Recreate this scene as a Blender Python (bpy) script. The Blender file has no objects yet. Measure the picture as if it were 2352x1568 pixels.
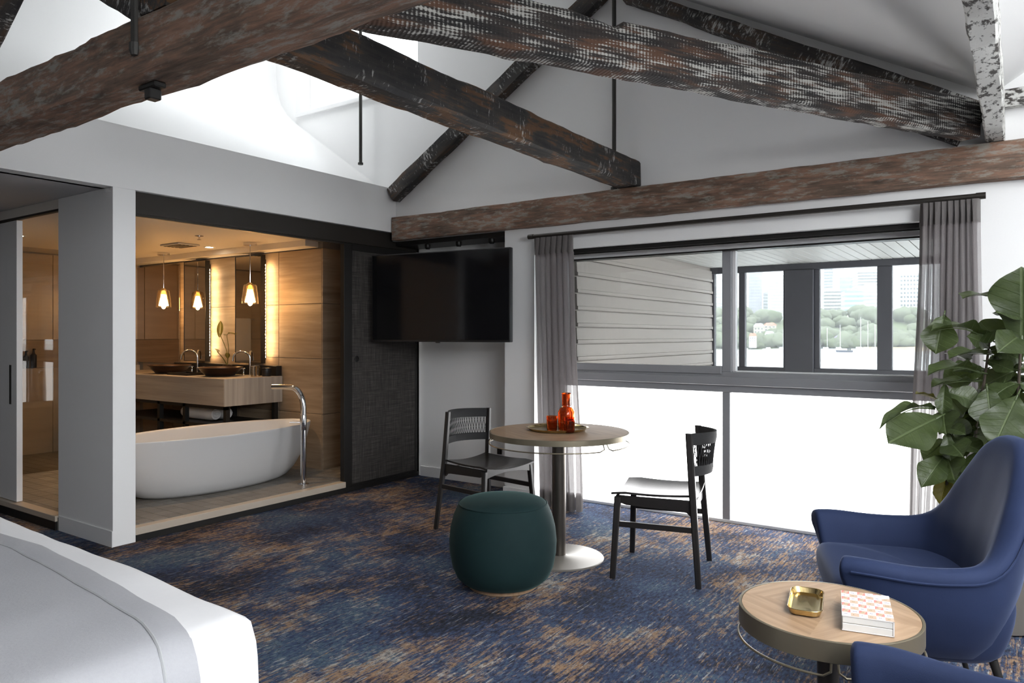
import bpy, bmesh, math, random
from mathutils import Vector, Matrix, Euler, noise

# ------------------------------------------------------------------ camera, sky, exposure
sc = bpy.context.scene
COL = sc.collection
rnd = random.Random(11)
cam_d = bpy.data.cameras.new('camera')
cam_d.sensor_width = 36.0
cam_d.lens = 1680.6 / 2352 * 36
cam_d.shift_y = -14 / 2352
cam_d.clip_end = 5000
cam = bpy.data.objects.new('camera', cam_d)
COL.objects.link(cam)
cam.location = (0, 0, 1.30)
cam.rotation_euler = (math.radians(90), 0, math.radians(34.568))
sc.camera = cam

SKY = 8.0
world = bpy.data.worlds.new('overcast_sky')
sc.world = world
world.use_nodes = True
wb = world.node_tree.nodes['Background']
wb.inputs[0].default_value = (0.95, 0.975, 1.0, 1)
wb.inputs[1].default_value = SKY
sc.view_settings.view_transform = 'Standard'
sc.view_settings.look = 'None'
sc.view_settings.exposure = 1.0
sc.view_settings.gamma = 1.0
sc.view_settings.use_curve_mapping = False
sc.cycles.use_denoising = True
sc.cycles.max_bounces = 10
sc.cycles.diffuse_bounces = 6
sc.cycles.glossy_bounces = 5
sc.cycles.transmission_bounces = 8
sc.cycles.transparent_max_bounces = 24
sc.cycles.sample_clamp_indirect = 6.0
sc.cycles.caustics_reflective = False
sc.cycles.caustics_refractive = False


def portal(loc, rot, sx, sy):
    l = bpy.data.lights.new('sky_portal', 'AREA')
    l.shape = 'RECTANGLE'
    l.size, l.size_y = sx, sy
    l.cycles.is_portal = True
    o = bpy.data.objects.new('sky_portal', l)
    o.location, o.rotation_euler = loc, rot
    COL.objects.link(o)


# openings the daylight comes through (portals only guide the sampling of the sky)
RW = (-1.6, 1.9, 1.8, 3.3)            # unseen right-wall opening added for fill light: y0 y1 z0 z1
SK1 = (-5.60, -5.1, 3.4, 4.5)          # skylight over the bathroom light well: x0 x1 y0 y1
portal((2.25, (RW[0] + RW[1]) / 2, (RW[2] + RW[3]) / 2), (0, math.radians(90), 0), RW[3] - RW[2], RW[1] - RW[0])
portal(((SK1[0] + SK1[1]) / 2, (SK1[2] + SK1[3]) / 2, 4.88), (0, 0, 0), SK1[1] - SK1[0], SK1[3] - SK1[2])


# ------------------------------------------------------------------ helpers
class MB:
    """collects geometry and links it as ONE mesh object"""
    def __init__(s):
        s.bm = bmesh.new()

    def box(s, x0, x1, y0, y1, z0, z1, bev=0.0, seg=2, mi=0, M=None):
        bm = s.bm
        vs = [bm.verts.new((x, y, z)) for z in (z0, z1) for y in (y0, y1) for x in (x0, x1)]
        idx = [(0, 2, 3, 1), (4, 5, 7, 6), (0, 1, 5, 4), (2, 6, 7, 3), (0, 4, 6, 2), (1, 3, 7, 5)]
        fs = [bm.faces.new([vs[i] for i in f]) for f in idx]
        for f in fs:
            f.material_index = mi
        if M is not None:
            bmesh.ops.transform(bm, matrix=M, verts=vs)
        if bev:
            es = list({e for f in fs for e in f.edges})
            bmesh.ops.bevel(bm, geom=es, offset=bev, segments=seg, affect='EDGES', profile=0.5)
        return s

    def ring(s, pts):
        return [s.bm.verts.new(p) for p in pts]

    def loft(s, rings, closed=True, cap0=True, cap1=True, loop=False, mi=0):
        vr = [s.ring(r) for r in rings]
        n = len(vr[0])
        pairs = list(zip(vr[:-1], vr[1:]))
        if loop:
            pairs.append((vr[-1], vr[0]))
        for a, b in pairs:
            for i in range(n if closed else n - 1):
                j = (i + 1) % n
                try:
                    f = s.bm.faces.new((a[i], a[j], b[j], b[i]))
                    f.material_index = mi
                except ValueError:
                    pass
        if closed and not loop:
            if cap0:
                s.bm.faces.new(list(reversed(vr[0]))).material_index = mi
            if cap1:
                s.bm.faces.new(vr[-1]).material_index = mi
        return vr

    def tube(s, pts, r, n=8, loop=False, mi=0, flat=None):
        pts = [Vector(p) for p in pts]
        m = len(pts)
        rings = []
        up = None
        for i, p in enumerate(pts):
            a = pts[(i - 1) % m] if (loop or i > 0) else p
            b = pts[(i + 1) % m] if (loop or i < m - 1) else p
            t = (b - a).normalized()
            if up is None:
                up = Vector((0, 0, 1)) if abs(t.z) < 0.9 else Vector((1, 0, 0))
            u = (up - t * up.dot(t)).normalized()
            v = t.cross(u)
            up = u
            rr = r[i] if isinstance(r, (list, tuple)) else r
            fl = flat or 1.0
            rings.append([p + (u * math.cos(2 * math.pi * k / n) + v * math.sin(2 * math.pi * k / n) * fl) * rr for k in range(n)])
        s.loft(rings, loop=loop, mi=mi)
        return s

    def lathe(s, prof, n=32, c=(0, 0), cap0=True, cap1=True, mi=0):
        s.loft([[(c[0] + r * math.cos(2 * math.pi * k / n), c[1] + r * math.sin(2 * math.pi * k / n), z) for k in range(n)] for r, z in prof], cap0=cap0, cap1=cap1, mi=mi)
        return s

    def prism(s, poly, z0, z1, mi=0, M=None):
        a = [Vector((p[0], p[1], z0)) for p in poly]
        b = [Vector((p[0], p[1], z1)) for p in poly]
        if M is not None:
            a = [M @ p for p in a]
            b = [M @ p for p in b]
        s.loft([a, b], mi=mi)
        return s

    def grid(s, fn, nu, nv, mi=0):
        vs = [[s.bm.verts.new(fn(i / nu, j / nv)) for j in range(nv + 1)] for i in range(nu + 1)]
        for i in range(nu):
            for j in range(nv):
                s.bm.faces.new((vs[i][j], vs[i + 1][j], vs[i + 1][j + 1], vs[i][j + 1])).material_index = mi
        return s

    def quad(s, a, b, c, d, mi=0):
        f = s.bm.faces.new([s.bm.verts.new(p) for p in (a, b, c, d)])
        f.material_index = mi
        return s

    def obj(s, name, mats, parent=None, loc=None, rot=None, smooth=None, sub=0, norm=True):
        if norm:
            bmesh.ops.recalc_face_normals(s.bm, faces=s.bm.faces[:])
        me = bpy.data.meshes.new(name)
        s.bm.to_mesh(me)
        s.bm.free()
        for m in (mats if isinstance(mats, (list, tuple)) else [mats]):
            me.materials.append(m)
        if smooth is not None:
            me.shade_smooth()
            if smooth < 180:
                me.set_sharp_from_angle(angle=math.radians(smooth))
        o = bpy.data.objects.new(name, me)
        COL.objects.link(o)
        if parent:
            o.parent = parent
        if loc:
            o.location = loc
        if rot:
            o.rotation_euler = rot
        if sub:
            md = o.modifiers.new('subdivision', 'SUBSURF')
            md.levels = md.render_levels = sub
        return o


def tag(o, label, cat, group=None, kind=None):
    o['label'] = label
    o['category'] = cat
    if group:
        o['group'] = group
    if kind:
        o['kind'] = kind
    return o


def thing(name, label, cat, loc=(0, 0, 0), rz=0.0, group=None, kind=None):
    o = bpy.data.objects.new(name, None)
    o.empty_display_size = 0.1
    COL.objects.link(o)
    o.location = loc
    o.rotation_euler = (0, 0, rz)
    return tag(o, label, cat, group, kind)


def struct(o, label, cat):
    return tag(o, label, cat, None, 'structure')


def dup(root, loc, rz=None, label=None, group=None):
    r = root.copy()
    COL.objects.link(r)
    r.location = loc
    if rz is not None:
        r.rotation_euler = (0, 0, rz)
    if label:
        r['label'] = label
    if group:
        r['group'] = group
    for ch in list(root.children):
        c = ch.copy()
        COL.objects.link(c)
        c.parent = r
        for g in list(ch.children):
            d = g.copy()
            COL.objects.link(d)
            d.parent = c
    return r


def piece(src, parent, loc, name=None):
    c = src.copy()
    COL.objects.link(c)
    c.parent = parent
    c.location = loc
    return c


# ------------------------------------------------------------------ materials
class NT:
    def __init__(s, name):
        s.m = bpy.data.materials.new(name)
        s.m.use_nodes = True
        s.t = s.m.node_tree
        s.n = s.t.nodes
        s.b = s.n['Principled BSDF']
        s.out = s.n['Material Output']

    def new(s, typ, **kw):
        nd = s.n.new(typ)
        for k, v in kw.items():
            setattr(nd, k, v)
        return nd

    def link(s, a, b):
        s.t.links.new(a, b)

    def val(s, inp, v):
        if hasattr(v, 'links') or isinstance(v, bpy.types.NodeSocket):
            s.link(v, inp)
        else:
            inp.default_value = v

    def coords(s, scale=(1, 1, 1), loc=(0, 0, 0), rand=False):
        tc = s.new('ShaderNodeTexCoord')
        src = tc.outputs['Object']
        if rand:
            oi = s.new('ShaderNodeObjectInfo')
            va = s.new('ShaderNodeVectorMath', operation='MULTIPLY_ADD')
            s.link(oi.outputs['Random'], va.inputs[0])
            va.inputs[1].default_value = (13.1, 7.7, 9.3)
            s.link(src, va.inputs[2])
            src = va.outputs[0]
        mp = s.new('ShaderNodeMapping')
        mp.inputs['Scale'].default_value = scale
        mp.inputs['Location'].default_value = loc
        s.link(src, mp.inputs['Vector'])
        return mp.outputs[0]

    def noise(s, vec, scale=1.0, detail=4.0, rough=0.55, dist=0.0):
        nd = s.new('ShaderNodeTexNoise')
        s.link(vec, nd.inputs['Vector'])
        nd.inputs['Scale'].default_value = scale
        nd.inputs['Detail'].default_value = detail
        nd.inputs['Roughness'].default_value = rough
        nd.inputs['Distortion'].default_value = dist
        return nd.outputs['Fac']

    def ramp(s, fac, stops):
        nd = s.new('ShaderNodeValToRGB')
        s.link(fac, nd.inputs[0])
        el = nd.color_ramp.elements
        while len(el) < len(stops):
            el.new(0.5)
        for e, (p, c) in zip(el, stops):
            e.position = p
            e.color = (c, c, c, 1) if isinstance(c, (int, float)) else (*c, 1)
        return nd.outputs[0]

    def mix(s, fac, a, b):
        nd = s.new('ShaderNodeMix', data_type='RGBA')
        s.val(nd.inputs[0], fac)
        for i, v in ((6, a), (7, b)):
            if isinstance(v, tuple):
                nd.inputs[i].default_value = (*v, 1)
            else:
                s.link(v, nd.inputs[i])
        return nd.outputs[2]

    def math(s, op, a, b=0.0, clamp=False):
        nd = s.new('ShaderNodeMath', operation=op)
        nd.use_clamp = clamp
        s.val(nd.inputs[0], a)
        s.val(nd.inputs[1], b)
        return nd.outputs[0]

    def bump(s, h, strength=0.3, dist=0.01):
        nd = s.new('ShaderNodeBump')
        nd.inputs['Strength'].default_value = strength
        nd.inputs['Distance'].default_value = dist
        s.link(h, nd.inputs['Height'])
        s.link(nd.outputs[0], s.b.inputs['Normal'])

    def base(s, c):
        if isinstance(c, tuple):
            s.b.inputs['Base Color'].default_value = (*c, 1)
        else:
            s.link(c, s.b.inputs['Base Color'])

    def set(s, **kw):
        for k, v in kw.items():
            s.b.inputs[k.replace('_', ' ')].default_value = v
        return s


def plain(name, c, rough=0.6, metal=0.0, bump=0.0, bscale=60, **kw):
    t = NT(name)
    v = t.coords()
    n = t.noise(v, bscale, 3)
    t.base(t.mix(t.math('MULTIPLY', n, 0.12), c, tuple(x * 0.8 for x in c)))
    t.set(Roughness=rough, Metallic=metal)
    if bump:
        t.bump(n, bump, 0.003)
    for k, x in kw.items():
        t.b.inputs[k.replace('_', ' ')].default_value = x
    return t.m


def emit(name, c, strength):
    t = NT(name)
    t.base((0.8, 0.8, 0.8))
    t.b.inputs['Emission Color'].default_value = (*c, 1)
    t.b.inputs['Emission Strength'].default_value = strength
    return t.m


def glassy(name, tint=(0.9, 0.95, 0.93), gloss=0.08, rough=0.0, fres=1.45):
    t = NT(name)
    tr = t.new('ShaderNodeBsdfTransparent')
    tr.inputs[0].default_value = (*tint, 1)
    gl = t.new('ShaderNodeBsdfGlossy')
    gl.inputs['Roughness'].default_value = rough
    lw = t.new('ShaderNodeLayerWeight')
    lw.inputs[0].default_value = 0.5
    mx = t.new('ShaderNodeMixShader')
    t.link(t.math('ADD', t.math('MULTIPLY', t.math('POWER', lw.outputs['Facing'], 5.0), 0.55), gloss * 0.6, True), mx.inputs[0])
    t.link(tr.outputs[0], mx.inputs[1])
    t.link(gl.outputs[0], mx.inputs[2])
    t.link(mx.outputs[0], t.out.inputs[0])
    return t.m


M = {}
M['white'] = plain('white_paint', (0.85, 0.85, 0.845), 0.65, 0, 0.05, 120)
M['white_trim'] = plain('white_trim_paint', (0.80, 0.80, 0.80), 0.4)
M['bath_ceiling'] = plain('bath_ceiling_paint', (0.74, 0.70, 0.64), 0.6)
M['soffit'] = plain('grey_soffit_paint', (0.55, 0.55, 0.56), 0.6)
M['wall_charcoal'] = plain('charcoal_paint', (0.22, 0.22, 0.225), 0.7)  # dark tone chosen so the unseen front wall bounces less light
M['dark_steel'] = plain('dark_bronze_steel', (0.045, 0.040, 0.035), 0.45, 0.6)
M['black_metal'] = plain('black_metal', (0.018, 0.017, 0.016), 0.45, 0.4)
M['iron'] = plain('old_iron', (0.06, 0.058, 0.053), 0.6, 0.5, 0.3, 90)
M['alu'] = plain('grey_window_frame', (0.30, 0.305, 0.32), 0.45, 0.2)
M['alu_white'] = plain('pale_frame_lit_sash', (0.70, 0.70, 0.71), 0.4)
M['alu_dark'] = plain('dark_verandah_frame', (0.055, 0.055, 0.065), 0.5)
M['chrome'] = plain('chrome', (0.75, 0.75, 0.76), 0.06, 1.0)
M['brass'] = plain('brass', (0.62, 0.47, 0.22), 0.16, 1.0)
M['brass_dull'] = plain('dull_brass_edge', (0.26, 0.225, 0.16), 0.38, 0.75)
M['bronze_post'] = plain('bronze_grey_post', (0.13, 0.115, 0.10), 0.32, 0.85)
M['table_base'] = plain('warm_grey_powder_coat', (0.20, 0.185, 0.165), 0.4, 0.4)
M['ceramic'] = plain('white_stone_bath', (0.60, 0.60, 0.60), 0.3)
M['tv_frame'] = plain('tv_black_plastic', (0.012, 0.012, 0.013), 0.35)
M['tv_screen'] = plain('tv_dark_screen', (0.006, 0.006, 0.007), 0.09, 0, 0, 60, Specular_IOR_Level=0.35)
M['chair_wood'] = plain('black_stained_ash', (0.016, 0.014, 0.013), 0.30, 0, 0.15, 140)
M['rope'] = plain('black_rope', (0.012, 0.012, 0.013), 0.75, 0, 0.5, 300)
M['mirror'] = plain('mirror_silver', (0.62, 0.58, 0.52), 0.02, 1.0)
M['mirror_bronze'] = plain('bronze_mirror', (0.42, 0.33, 0.24), 0.04, 1.0)
M['bowl'] = plain('dark_copper_bowl', (0.060, 0.032, 0.018), 0.3, 0.6)
M['towel'] = plain('white_towel', (0.78, 0.77, 0.76), 0.95, 0, 0.8, 220)
M['paper'] = plain('page_edges', (0.72, 0.72, 0.70), 0.8)
M['cover_white'] = plain('white_card', (0.82, 0.80, 0.79), 0.5)
M['cover_red'] = plain('faded_red_print', (0.58, 0.20, 0.17), 0.55)
M['cover_tan'] = plain('tan_print', (0.50, 0.36, 0.27), 0.55)
M['ink'] = plain('purple_ink', (0.13, 0.09, 0.20), 0.6)
M['ink_olive'] = plain('olive_ink', (0.28, 0.24, 0.09), 0.6)
M['pot'] = plain('woven_grey_pot', (0.12, 0.11, 0.10), 0.8)
M['soil'] = plain('potting_soil', (0.03, 0.022, 0.016), 0.95, 0, 0.8, 80)
M['bark'] = plain('fig_bark', (0.055, 0.042, 0.03), 0.85, 0, 0.5, 90)
M['led'] = emit('led_strip_glow', (1.0, 0.66, 0.34), 62.0)
M['bulb'] = emit('bulb_glow', (1.0, 0.62, 0.30), 70.0)
M['downlight'] = emit('downlight_glow', (1.0, 0.80, 0.55), 30.0)
M['glass_in'] = glassy('window_glass', (0.74, 0.755, 0.755), 0.05)
M['glass_out'] = glassy('verandah_glass', (0.66, 0.67, 0.675), 0.05)
M['glass_bath'] = glassy('shower_glass', (0.80, 0.78, 0.74), 0.06)
M['pendant_glass'] = glassy('pendant_glass', (0.90, 0.82, 0.68), 0.28, 0.12)
M['bathroom_slab'] = plain('grout_grey', (0.25, 0.235, 0.21), 0.8)
M['curb'] = plain('beige_stone_curb', (0.50, 0.43, 0.35), 0.45)
M['deck'] = plain('verandah_deck', (0.20, 0.195, 0.18), 0.8)
M['soffit_board'] = plain('painted_soffit_board', (0.50, 0.485, 0.465), 0.55)
M['weatherboard'] = plain('beige_weatherboard', (0.33, 0.295, 0.268), 0.6)
M['grey_blanket_pipe'] = plain('blanket_hem', (0.40, 0.41, 0.42), 0.95)


def m_amber():
    t = NT('amber_glass')
    t.base((0.80, 0.24, 0.07))
    t.set(Roughness=0.03, Transmission_Weight=1.0, IOR=1.35)
    return t.m


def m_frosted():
    t = NT('frosted_daylight_glow')
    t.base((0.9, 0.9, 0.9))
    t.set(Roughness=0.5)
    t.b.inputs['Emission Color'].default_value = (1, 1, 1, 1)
    t.b.inputs['Emission Strength'].default_value = 3.2  # glow added in place of daylight passing through the frosted glass
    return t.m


def m_sheer(name, c, transp):
    t = NT(name)
    v = t.coords((1, 1, 1))
    n = t.noise(v, 260, 2)
    d = t.new('ShaderNodeBsdfDiffuse')
    tl = t.new('ShaderNodeBsdfTranslucent')
    tr = t.new('ShaderNodeBsdfTransparent')
    d.inputs[0].default_value = (*c, 1)
    tl.inputs[0].default_value = (*c, 1)
    m1 = t.new('ShaderNodeMixShader')
    m1.inputs[0].default_value = 0.35
    t.link(d.outputs[0], m1.inputs[1])
    t.link(tl.outputs[0], m1.inputs[2])
    m2 = t.new('ShaderNodeMixShader')
    t.link(t.math('MULTIPLY_ADD', n, 0.2, False) if False else t.math('ADD', t.math('MULTIPLY', n, 0.2), transp - 0.1), m2.inputs[0])
    t.link(m1.outputs[0], m2.inputs[1])
    t.link(tr.outputs[0], m2.inputs[2])
    t.link(m2.outputs[0], t.out.inputs[0])
    return t.m


def m_velvet(name, c, edge, rough=0.75):
    t = NT(name)
    v = t.coords()
    n = t.noise(v, 5, 3)
    n2 = t.noise(v, 400, 2)
    t.base(t.mix(n, tuple(x * 0.75 for x in c), tuple(x * 1.2 for x in c)))
    t.set(Roughness=rough, Sheen_Weight=0.3, Sheen_Roughness=0.35)
    t.b.inputs['Sheen Tint'].default_value = (*edge, 1)
    t.b.inputs['Specular IOR Level'].default_value = 0.15
    t.bump(n2, 0.15, 0.002)
    return t.m


def m_cloth(name, c, scale=90, strength=0.25, var=0.15):
    t = NT(name)
    v = t.coords()
    n = t.noise(v, scale, 4, 0.7)
    n2 = t.noise(v, 6, 3)
    f = t.math('ADD', t.math('MULTIPLY', n, 0.7), t.math('MULTIPLY', n2, 0.3))
    t.base(t.mix(f, tuple(x * (1 - var) for x in c), tuple(min(1, x * (1 + var)) for x in c)))
    t.set(Roughness=0.95)
    t.b.inputs['Specular IOR Level'].default_value = 0.1
    t.bump(n, strength, 0.004)
    return t.m


def m_carpet():
    t = NT('blue_patterned_carpet')

    def nz(scale, loc, detail=5, rough=0.7, dist=0.0):
        return t.noise(t.coords((scale[0], scale[1], 1), (loc[0], loc[1], 0)), 1.0, detail, rough, dist)
    row = nz((85, 7), (9, 3), 4, 0.7)             # single yarn rows running along Y
    row2 = nz((38, 3.2), (1, 8), 5, 0.75)
    tuft = nz((55, 34), (3, 7), 5, 0.75)
    motif = nz((6.5, 5.0), (4, 1), 4, 0.65, 1.2)  # worn ornament
    patch = nz((1.5, 1.1), (2.3, 1.7), 3, 0.55, 0.5)
    patch2 = nz((1.9, 1.5), (8.1, 4.4), 3, 0.5, 0.4)
    lum = nz((70, 24), (5, 5), 4, 0.7)
    base = t.ramp(t.math('ADD', t.math('MULTIPLY', lum, 0.55), t.math('MULTIPLY', patch2, 0.45)),
                  [(0.36, (0.020, 0.021, 0.025)), (0.45, (0.034, 0.041, 0.066)), (0.52, (0.047, 0.068, 0.135)), (0.58, (0.072, 0.112, 0.155)), (0.68, (0.150, 0.180, 0.205))])
    dens = t.math('ADD', t.math('MULTIPLY', patch, 0.62), t.math('MULTIPLY', motif, 0.38))
    d2 = t.ramp(dens, [(0.36, 0.0), (0.48, 0.42), (0.60, 1.0)])
    f1 = t.math('ADD', t.math('ADD', t.math('MULTIPLY', row, 0.42), t.math('MULTIPLY', tuft, 0.30)), t.math('MULTIPLY', row2, 0.28))
    thr = t.math('SUBTRACT', 0.578, t.math('MULTIPLY', d2, 0.150))
    yarn = t.math('MULTIPLY', t.math('SUBTRACT', f1, thr), 15.0, True)
    hue = t.math('ADD', t.math('MULTIPLY', nz((48, 9), (7, 2), 4, 0.75), 0.62), t.math('MULTIPLY', patch2, 0.38))
    ycol = t.ramp(hue, [(0.38, (0.085, 0.056, 0.045)), (0.44, (0.23, 0.135, 0.078)), (0.49, (0.37, 0.245, 0.145)), (0.53, (0.19, 0.13, 0.10)), (0.57, (0.46, 0.42, 0.36)), (0.66, (0.15, 0.13, 0.115))])
    c = t.mix(t.math('MULTIPLY', yarn, 0.92), base, ycol)
    grey = t.math('MULTIPLY', t.math('SUBTRACT', nz((64, 6), (1, 19)), 0.60), 15.0, True)
    c = t.mix(t.math('MULTIPLY', grey, 0.75), c, (0.40, 0.40, 0.39))
    dark = t.math('MULTIPLY', t.math('SUBTRACT', nz((80, 48), (11, 2), 4), 0.54), 9.0, True)
    c = t.mix(t.math('MULTIPLY', dark, 0.6), c, (0.011, 0.012, 0.015))
    t.base(c)
    t.set(Roughness=0.95)
    t.b.inputs['Specular IOR Level'].default_value = 0.08
    t.bump(nz((420, 420), (0, 0), 2), 0.5, 0.006)
    return t.m


def m_timber_red():
    t = NT('worn_red_timber')
    g = t.noise(t.coords((5, 60, 60)), 1, 8, 0.7)
    pl = t.noise(t.coords((2.2, 9, 9), (4, 1, 2)), 1, 5, 0.6)
    fl = t.noise(t.coords((9, 34, 34), (7, 7, 1)), 1, 6, 0.72)
    c = t.ramp(t.math('ADD', t.math('MULTIPLY', g, 0.55), t.math('MULTIPLY', pl, 0.45)),
               [(0.36, (0.075, 0.055, 0.041)), (0.46, (0.145, 0.096, 0.068)), (0.54, (0.235, 0.132, 0.088)), (0.64, (0.31, 0.19, 0.135))])
    f = t.math('MULTIPLY', t.math('SUBTRACT', t.math('ADD', t.math('MULTIPLY', fl, 0.7), t.math('MULTIPLY', pl, 0.3)), 0.505), 13.0, True)
    c = t.mix(t.math('MULTIPLY', f, 0.72), c, (0.30, 0.30, 0.265))
    d = t.math('MULTIPLY', t.math('SUBTRACT', t.noise(t.coords((3, 14, 14), (1, 9, 5)), 1, 4, 0.6), 0.60), 9.0, True)
    c = t.mix(t.math('MULTIPLY', d, 0.7), c, (0.03, 0.024, 0.018))
    t.base(c)
    t.set(Roughness=0.8)
    t.bump(t.math('ADD', g, fl), 0.6, 0.006)
    return t.m


def m_timber_hatch():
    t = NT('saw_marked_whitewashed_timber')
    tc = t.new('ShaderNodeTexCoord')
    sx = t.new('ShaderNodeSeparateXYZ')
    wob = t.new('ShaderNodeVectorMath', operation='ADD')
    nv = t.new('ShaderNodeTexNoise')
    nv.inputs['Scale'].default_value = 9
    sc_ = t.new('ShaderNodeVectorMath', operation='SCALE')
    sc_.inputs['Scale'].default_value = 0.012
    t.link(tc.outputs['Object'], nv.inputs['Vector'])
    t.link(nv.outputs['Color'], sc_.inputs[0])
    t.link(tc.outputs['Object'], wob.inputs[0])
    t.link(sc_.outputs[0], wob.inputs[1])
    t.link(wob.outputs[0], sx.inputs[0])
    saw = t.math('SINE', t.math('MULTIPLY', sx.outputs[0], 2 * math.pi / 0.0165))
    rows = t.noise(t.coords((6, 20, 105)), 1, 5, 0.7)
    blot = t.noise(t.coords((2.6, 4, 11), (2, 3, 5)), 1, 4, 0.6)
    brown = t.noise(t.coords((3, 8, 30), (8, 1, 5)), 1, 4, 0.6)
    c = t.ramp(brown, [(0.38, (0.016, 0.015, 0.015)), (0.52, (0.040, 0.032, 0.028)), (0.62, (0.105, 0.052, 0.030))])
    f = t.math('ADD', t.math('ADD', rows, t.math('MULTIPLY', saw, 0.052)), t.math('MULTIPLY', t.math('SUBTRACT', blot, 0.5), 0.75))
    f = t.math('MULTIPLY', t.math('SUBTRACT', f, 0.535), 12.0, True)
    t.base(t.mix(t.math('MULTIPLY', f, 0.92), c, (0.50, 0.495, 0.46)))
    t.set(Roughness=0.85)
    t.bump(t.math('ADD', rows, t.math('MULTIPLY', saw, 0.2)), 0.5, 0.006)
    return t.m


def m_timber_speck():
    t = NT('peeling_white_timber')
    a = t.noise(t.coords((16, 34, 34)), 1, 6, 0.7)
    b = t.noise(t.coords((3, 6, 6), (4, 4, 1)), 1, 3)
    f = t.math('MULTIPLY', t.math('SUBTRACT', t.math('ADD', a, t.math('MULTIPLY', t.math('SUBTRACT', b, 0.5), 0.35)), 0.525), 14.0, True)
    t.base(t.mix(f, (0.60, 0.60, 0.57), (0.06, 0.055, 0.05)))
    t.set(Roughness=0.85)
    t.bump(a, 0.5, 0.005)
    return t.m


def m_timber_dark(name, white=0.64, rust=0.6):
    t = NT(name)
    g = t.noise(t.coords((4, 40, 40)), 1, 6, 0.65)
    r = t.noise(t.coords((3, 5, 5), (3, 9, 2)), 1, 4, 0.6)
    c = t.ramp(t.math('ADD', t.math('MULTIPLY', g, 0.45), t.math('MULTIPLY', r, 0.55)),
               [(0.38, (0.013, 0.013, 0.014)), (0.50, (0.035, 0.031, 0.028)), (rust, (0.105, 0.052, 0.022)), (0.74, (0.15, 0.075, 0.03))])
    fl = t.noise(t.coords((60, 18, 18), (5, 2, 8)), 1, 5, 0.72)
    bl = t.noise(t.coords((5, 7, 7), (1, 2, 3)), 1, 3, 0.6)
    f = t.math('MULTIPLY', t.math('SUBTRACT', t.math('ADD', t.math('MULTIPLY', fl, 0.65), t.math('MULTIPLY', bl, 0.35)), white - 0.055), 16.0, True)
    c = t.mix(t.math('MULTIPLY', f, 0.85), c, (0.46, 0.46, 0.44))
    t.base(c)
    t.set(Roughness=0.75)
    t.bump(t.math('ADD', g, fl), 0.5, 0.005)
    return t.m


def m_stone(name, c0, c1, sx, sy, sz, rough=0.35):
    t = NT(name)
    v = t.coords((sx, sy, sz), rand=True)
    g = t.noise(v, 1, 7, 0.62, 0.4)
    g2 = t.noise(t.coords((sx * 0.4, sy * 0.4, sz * 0.35), (3, 3, 3), rand=True), 1, 3)
    f = t.math('ADD', t.math('MULTIPLY', g, 0.6), t.math('MULTIPLY', g2, 0.4))
    t.base(t.ramp(f, [(0.34, c0), (0.66, c1)]))
    t.set(Roughness=rough)
    return t.m


def m_tile():
    t = NT('grey_bathroom_tile')
    oi = t.new('ShaderNodeObjectInfo')
    n = t.noise(t.coords((9, 9, 9), rand=True), 1, 4)
    f = t.math('ADD', t.math('MULTIPLY', oi.outputs['Random'], 0.5), t.math('MULTIPLY', n, 0.5))
    t.base(t.ramp(f, [(0.2, (0.155, 0.143, 0.128)), (0.8, (0.235, 0.218, 0.195))]))
    t.set(Roughness=0.5)
    return t.m


def m_veneer(name, c0, c1, ang=0.0):
    t = NT(name)
    tc = t.new('ShaderNodeTexCoord')
    mp = t.new('ShaderNodeMapping')
    mp.inputs['Rotation'].default_value = (0, 0, ang)
    t.link(tc.outputs['Object'], mp.inputs[0])
    m2 = t.new('ShaderNodeMapping')
    m2.inputs['Scale'].default_value = (3, 60, 3)
    t.link(mp.outputs[0], m2.inputs[0])
    g = t.noise(m2.outputs[0], 1, 6, 0.6, 0.3)
    t.base(t.ramp(g, [(0.35, c0), (0.65, c1)]))
    t.set(Roughness=0.42)
    t.bump(g, 0.12, 0.001)
    return t.m


def m_leaf(name, dark, light):
    t = NT(name)
    tc = t.new('ShaderNodeTexCoord')
    sx = t.new('ShaderNodeSeparateXYZ')
    t.link(tc.outputs['Object'], sx.inputs[0])
    ax = t.math('ABSOLUTE', sx.outputs[0])
    v = t.math('FRACT', t.math('MULTIPLY', t.math('SUBTRACT', sx.outputs[1], t.math('MULTIPLY', ax, 0.75)), 8.0))
    side = t.math('MULTIPLY', t.math('SUBTRACT', 0.10, v), 12.0, True)
    mid = t.math('MULTIPLY', t.math('SUBTRACT', 0.014, ax), 120.0, True)
    vein = t.math('MAXIMUM', t.math('MULTIPLY', side, 0.55), mid)
    n = t.noise(t.coords((6, 6, 6), rand=True), 1, 4)
    c = t.mix(n, dark, light)
    t.base(t.mix(t.math('MULTIPLY', vein, 0.6), c, tuple(min(1, x * 1.7 + 0.02) for x in light)))
    t.set(Roughness=0.38)
    t.b.inputs['Specular IOR Level'].default_value = 0.4
    t.bump(t.math('SUBTRACT', n, t.math('MULTIPLY', vein, 0.7)), 0.4, 0.01)
    tl = t.new('ShaderNodeBsdfTranslucent')
    tl.inputs[0].default_value = (light[0] * 1.6, light[1] * 1.6, light[2], 1)
    mx = t.new('ShaderNodeMixShader')
    mx.inputs[0].default_value = 0.22
    t.link(t.b.outputs[0], mx.inputs[1])
    t.link(tl.outputs[0], mx.inputs[2])
    t.link(mx.outputs[0], t.out.inputs[0])
    return t.m


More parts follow.
